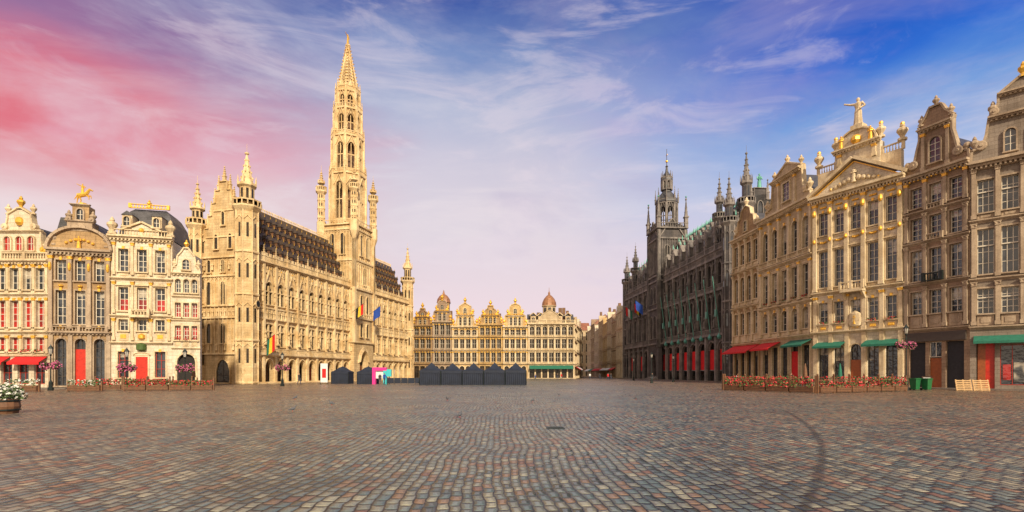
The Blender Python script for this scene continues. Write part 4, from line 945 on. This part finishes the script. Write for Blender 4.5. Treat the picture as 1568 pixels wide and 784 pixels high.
def person(x,y,ang,top='coat',leg='denim',h=1.74,walk=.12,hair='hair'):
    V=[(0,0,.95),(0,0,1.15),(0,0,1.38),(0,0,1.5),(0,-.01,1.58),(0,-.015,1.70)]
    E=[(0,1),(1,2),(2,3),(3,4),(4,5)]; Rd=[(.15,.11),(.14,.10),(.17,.11),(.055,.055),(.085,.095),(.07,.08)]
    for q in(-1,1):
        o=len(V); w=walk*q
        V+=[(q*.1,0,.88),(q*.11,-w-.02,.5),(q*.11,-w*2+.05,.09),(q*.12,-w*2-.12,.04)]; E+=[(0,o),(o,o+1),(o+1,o+2),(o+2,o+3)]; Rd+=[(.09,.1),(.06,.065),(.045,.045),(.035,.03)]
        o=len(V)
        V+=[(q*.19,0,1.41),(q*.24,w,1.14),(q*.25,w-.08,.9),(q*.25,w-.11,.8)]; E+=[(2,o),(o,o+1),(o+1,o+2),(o+2,o+3)]; Rd+=[(.06,.06),(.045,.045),(.032,.032),(.035,.02)]
    me=bpy.data.meshes.new('person'); me.from_pydata(V,E,[]); o=bpy.data.objects.new('tmp_person',me); sc.collection.objects.link(o)
    md=o.modifiers.new('s','SKIN'); sv=me.skin_vertices[0].data
    for i,r in enumerate(Rd): sv[i].radius=r
    sv[0].use_root=True
    o.modifiers.new('u','SUBSURF').levels=1
    dg=bpy.context.evaluated_depsgraph_get(); me2=bpy.data.meshes.new_from_object(o.evaluated_get(dg)); bpy.data.objects.remove(o)
    for k in(top,leg,'skin',hair,'wood_dark'): me2.materials.append(M[k])
    for p in me2.polygons:
        c=p.center; z=c.z; p.use_smooth=True
        i=0
        if z>1.66 or (z>1.55 and c.y>.02): i=3
        elif z>1.49: i=2
        elif z<.1: i=4
        elif abs(c.x)>.2 and z<.88: i=2
        elif z<.95 and abs(c.x)<.2: i=1
        p.material_index=i
    ob=bpy.data.objects.new('pedestrian',me2); sc.collection.objects.link(ob); ob.location=(x,y,0); ob.rotation_euler=(0,0,ang); ob.scale=(h/1.76,)*3
for x,y,a,t in((-19.6,76,.5,'coat'),(-19.0,76.3,2.6,'blue'),(22.5,120,.3,'red'),(23.4,121,.4,'coat'),(21,138,3.,'paper'),(24,140,2.8,'coat'),(-32,77,1.,'coat'),(5,110,1.5,'blue'),(26,95,-1.,'coat'),(12,135,.2,'coat'),(13,134.6,.4,'red'),(28.5,150,0,'coat'),(30,158,0,'paper'),(-24,84,2,'coat'),(36,66,2.,'coat'),(33,75,.6,'paper')): person(x,y,a,t,h=R.uniform(1.62,1.82))

# ================================================================== GROUND
def flat(name,pts,z,mat,h=0):
    b=Bld(name,(0,0)); n=len(pts)
    vs=[(x,y,z) for x,y in pts]+[(x,y,z-h) for x,y in pts]
    b.add('surface',vs,[tuple(range(n))]+([(i,(i+1)%n,(i+1)%n+n,i+n) for i in range(n)] if h else [])); b.m['surface']=mat; return b.done()
flat('pavement',[(-60,53.6),(-51.5,53.6),(-45,55),(-36,57.4),(-36,61.2),(-39.8,60.1),(-45.8,58.6),(-51.5,57.1),(-60,57.1)],.12,'paving',.14)
flat('pavement',[(36.6,91),(37.0,80),(37.6,68.4),(43.2,58.6),(45.6,52.4),(52,45.6),(62,39),(62,42),(54,48.5),(48.3,54),(46,60),(40.6,69),(39.5,81.4),(38.8,91)],.12,'paving',.14)
flat('pavement',[(34.2,166),(39.4,100),(42.2,100),(36.9,166)],.12,'paving',.14)
flat('pavement',[(-29,147),(18.4,147),(18.4,150),(-29,150)],.12,'paving',.14)
m,t,p=newmat('wet_cobblestones')
tc=t.n('ShaderNodeTexCoord').outputs['Object']
x,y,z=t.sep(tc)
wn=t.n('ShaderNodeTexNoise'); t.set(wn,'Vector',tc); t.set(wn,'Scale',.09); t.set(wn,'Detail',2.); wc=t.sep(wn.outputs[1])
jn=t.n('ShaderNodeTexNoise'); t.set(jn,'Vector',tc); t.set(jn,'Scale',2.6); t.set(jn,'Detail',3.); jc=t.sep(jn.outputs[1])
X=t.m('ADD',x,t.m('ADD',t.m('MULTIPLY',t.m('SUBTRACT',wc[0],.5),2.0),t.m('MULTIPLY',t.m('SUBTRACT',jc[0],.5),.11)))
Y=t.m('ADD',y,t.m('ADD',t.m('MULTIPLY',t.m('SUBTRACT',wc[1],.5),2.0),t.m('MULTIPLY',t.m('SUBTRACT',jc[1],.5),.15)))
cw,cl=.165,.27
cx_=t.m('DIVIDE',X,cw); col=t.m('FLOOR',cx_); fx=t.m('FRACT',cx_)
w1=t.n('ShaderNodeTexWhiteNoise',noise_dimensions='1D'); t.set(w1,'W',col)
fy0=t.m('ADD',t.m('DIVIDE',Y,cl),t.m('ADD',t.m('MULTIPLY',t.m('MODULO',col,2.),.5),t.m('MULTIPLY',w1.outputs[0],.35)))
rw=t.m('FLOOR',fy0); fy=t.m('FRACT',fy0)
ex=t.m('MULTIPLY',t.m('SUBTRACT',.5,t.m('ABSOLUTE',t.m('SUBTRACT',fx,.5))),cw)
ey=t.m('MULTIPLY',t.m('SUBTRACT',.5,t.m('ABSOLUTE',t.m('SUBTRACT',fy,.5))),cl)
e=t.m('SMOOTH_MIN',ex,ey,.035)
w2=t.n('ShaderNodeTexWhiteNoise',noise_dimensions='2D'); t.set(w2,'Vector',t.comb(col,rw,0.))
rv=w2.outputs[0]; rc=t.sep(w2.outputs[1])
joint=t.ss(e,.004,.022)
cobc=t.ramp(rv,[(0,(.085,.10,.105)),(.15,(.20,.215,.205)),(.32,(.29,.255,.205)),(.48,(.135,.165,.168)),(.62,(.31,.175,.115)),(.75,(.235,.215,.18)),(.87,(.42,.35,.255)),(.95,(.26,.12,.085))],'CONSTANT')
big=t.noise(tc,.06,4,.6); big2=t.noise(tc,.33,4,.6)
warm=t.m('ADD',t.m('MULTIPLY',t.m('ABSOLUTE',x),.020),t.m('SUBTRACT',big,.42),clamp=True)
cobc=t.mix(t.ss(warm,.05,.6),t.mix(.6,cobc,(.78,1.02,1.04),'MULTIPLY'),t.mix(.7,cobc,(1.40,.98,.66),'MULTIPLY'))
cobc=t.mix(t.ss(big2,.42,.72,0.,.5),cobc,(.075,.065,.055))
fine=t.noise(tc,34,4,.7)
cobc=t.mix(t.ss(fine,.35,.75,0.,.45),cobc,(.065,.057,.05))
colr=t.mix(joint,(.012,.010,.008),cobc)
dx=t.m('ADD',x,50.1); dy=t.m('SUBTRACT',y,44.8); dist=t.m('SQRT',t.m('ADD',t.m('MULTIPLY',dx,dx),t.m('MULTIPLY',dy,dy)))
tr=t.ss(t.m('ABSOLUTE',t.m('SUBTRACT',dist,t.m('ADD',65.9,t.m('MULTIPLY',wc[0],.3)))),.02,.13,.6,0.)
colr=t.mix(t.m('MULTIPLY',tr,t.ss(y,20.,27.,1.,0.)),colr,(.02,.018,.017))
t.set(p,'Base Color',colr)
wet=t.ss(t.noise(tc,.11,4,.6),.38,.62)
ro=t.m('ADD',t.m('ADD',.30,t.m('MULTIPLY',rc[0],.22)),t.m('MULTIPLY',wet,-.12)); t.set(p,'Roughness',ro); t.set(p,'IOR',1.5)
hgt=t.m('ADD',t.m('MULTIPLY',t.ss(e,0.,.06),1.3),t.m('ADD',t.m('MULTIPLY',fine,.16),t.m('MULTIPLY',rc[1],.5)))
bp=t.n('ShaderNodeBump'); t.set(bp,'Height',hgt); t.set(bp,'Strength',.9); t.set(bp,'Distance',.032); t.set(p,'Normal',bp.outputs[0])
M['cobble']=m
me=bpy.data.meshes.new('ground'); me.from_pydata([(-1500,-1500,0),(1500,-1500,0),(1500,1500,0),(-1500,1500,0)],[],[(0,1,2,3)]); o=bpy.data.objects.new('ground',me); me.materials.append(m); sc.collection.objects.link(o)

# ================================================================== SKY
w=bpy.data.worlds.new('World'); sc.world=w; w.use_nodes=True; t=NT(w.node_tree)
out=t.n('ShaderNodeOutputWorld'); bg=t.n('ShaderNodeBackground'); bg2=t.n('ShaderNodeBackground'); ad=t.n('ShaderNodeMixShader')
sky=t.n('ShaderNodeTexSky',sky_type='NISHITA'); sky.sun_disc=False
SE,SA=math.radians(31),math.radians(164)
sky.sun_elevation=SE; sky.sun_rotation=SA
t.set(bg2,0,sky.outputs[0]); t.set(bg2,1,.1)
d=t.n('ShaderNodeTexCoord').outputs['Generated']
X,Y,Z=t.sep(d); S=lambda r,g,b:lin((r/255,g/255,b/255))
cl=t.noise(t.map(d,(1.0,1.0,2.8),rot=(0,.25,0)),2.4,8,.6,.6); cl2=t.noise(t.map(d,(.8,.8,3.6),(3.1,1.7,.4),(0,-.3,0)),1.9,7,.62,.8)
cl3=t.noise(t.map(d,(1.6,1.6,4.2),(7.,2.,1.),(0,.35,0)),1.6,7,.58,.7)
cl4=t.noise(t.map(d,(1.2,1.2,4.6),(2.,5.,3.),(0,-.22,0)),3.2,8,.62,.9)
Zd=t.m('ADD',Z,t.m('MULTIPLY',t.m('SUBTRACT',cl,.5),.12)); Xd=t.m('ADD',X,t.m('MULTIPLY',t.m('SUBTRACT',cl2,.5),.45))
TOP=(.62,.58,.56)  # overhead sky out of frame, tone added to light ground and facades
lft=t.ramp(Zd,[(0,S(244,230,216)),(.16,S(242,222,214)),(.26,S(238,204,204)),(.34,S(234,170,184)),(.40,S(220,132,154)),(.46,S(164,116,158)),(.56,S(90,90,152)),(.66,S(90,100,160)),(.8,TOP)])
mid=t.ramp(Zd,[(0,S(246,222,220)),(.12,S(242,220,226)),(.28,S(230,218,226)),(.38,S(212,206,222)),(.46,S(180,188,216)),(.53,S(122,146,198)),(.60,S(54,84,166)),(.68,S(60,90,170)),(.8,TOP)])
rgt=t.ramp(Zd,[(0,S(242,218,224)),(.10,S(232,210,226)),(.22,S(212,208,232)),(.30,S(170,190,230)),(.38,S(108,158,224)),(.45,S(44,108,212)),(.53,S(18,74,188)),(.68,S(40,90,180)),(.8,TOP)])
c=t.mix(t.ss(Xd,-.60,-.14),lft,mid); c=t.mix(t.ss(Xd,.02,.50),c,rgt)
c=t.mix(t.m('MULTIPLY',t.ss(cl2,.46,.70),t.ss(Z,.55,.15,.2,.6)),c,S(250,236,236))
c=t.mix(t.m('MULTIPLY',t.ss(cl3,.50,.70),t.ss(Z,.05,.3,.15,.3)),c,S(190,176,206))
c=t.mix(t.m('MULTIPLY',t.ss(cl4,.50,.66),t.ss(Z,.04,.2,.1,.34)),c,S(240,224,232))
c=t.mix(t.m('MULTIPLY',t.ss(cl,.50,.72),t.ss(X,-.1,.3,.0,.32)),c,S(216,190,226))
c=t.mix(t.m('MULTIPLY',t.ss(cl3,.36,.60),t.m('MULTIPLY',t.m('MULTIPLY',t.ss(X,-.40,-.68),t.ss(Z,.22,.34)),t.m('MULTIPLY',t.ss(Z,.47,.40),.8))),c,S(230,92,104))
c=t.mix(t.m('MULTIPLY',t.ss(Y,.0,-.7),.9),c,(1.15,.90,.66))  # unseen sky behind the camera, brightened and warmed as added light on facades
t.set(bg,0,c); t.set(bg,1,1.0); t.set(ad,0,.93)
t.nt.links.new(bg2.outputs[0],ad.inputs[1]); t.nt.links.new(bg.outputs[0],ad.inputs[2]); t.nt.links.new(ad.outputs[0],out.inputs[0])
ld=bpy.data.lights.new('sun','SUN'); ld.energy=5.0; ld.angle=math.radians(3); ld.color=(1,.85,.63)
lo=bpy.data.objects.new('sun',ld); sc.collection.objects.link(lo)
sd=Vector((math.cos(SE)*math.sin(SA),math.cos(SE)*math.cos(SA),math.sin(SE)))
lo.rotation_euler=sd.to_track_quat('Z','Y').to_euler()
# ================================================================== CAMERA
cd=bpy.data.cameras.new('camera'); cam=bpy.data.objects.new('camera',cd); sc.collection.objects.link(cam)
cam.location=(0,0,1.7); cam.rotation_euler=(pi/2,0,0); cd.lens=18; cd.sensor_width=36; cd.shift_y=.1145; cd.clip_end=5000; cd.clip_start=.1
sc.camera=cam
sc.view_settings.view_transform='Standard'; sc.view_settings.look='None'; sc.view_settings.exposure=0
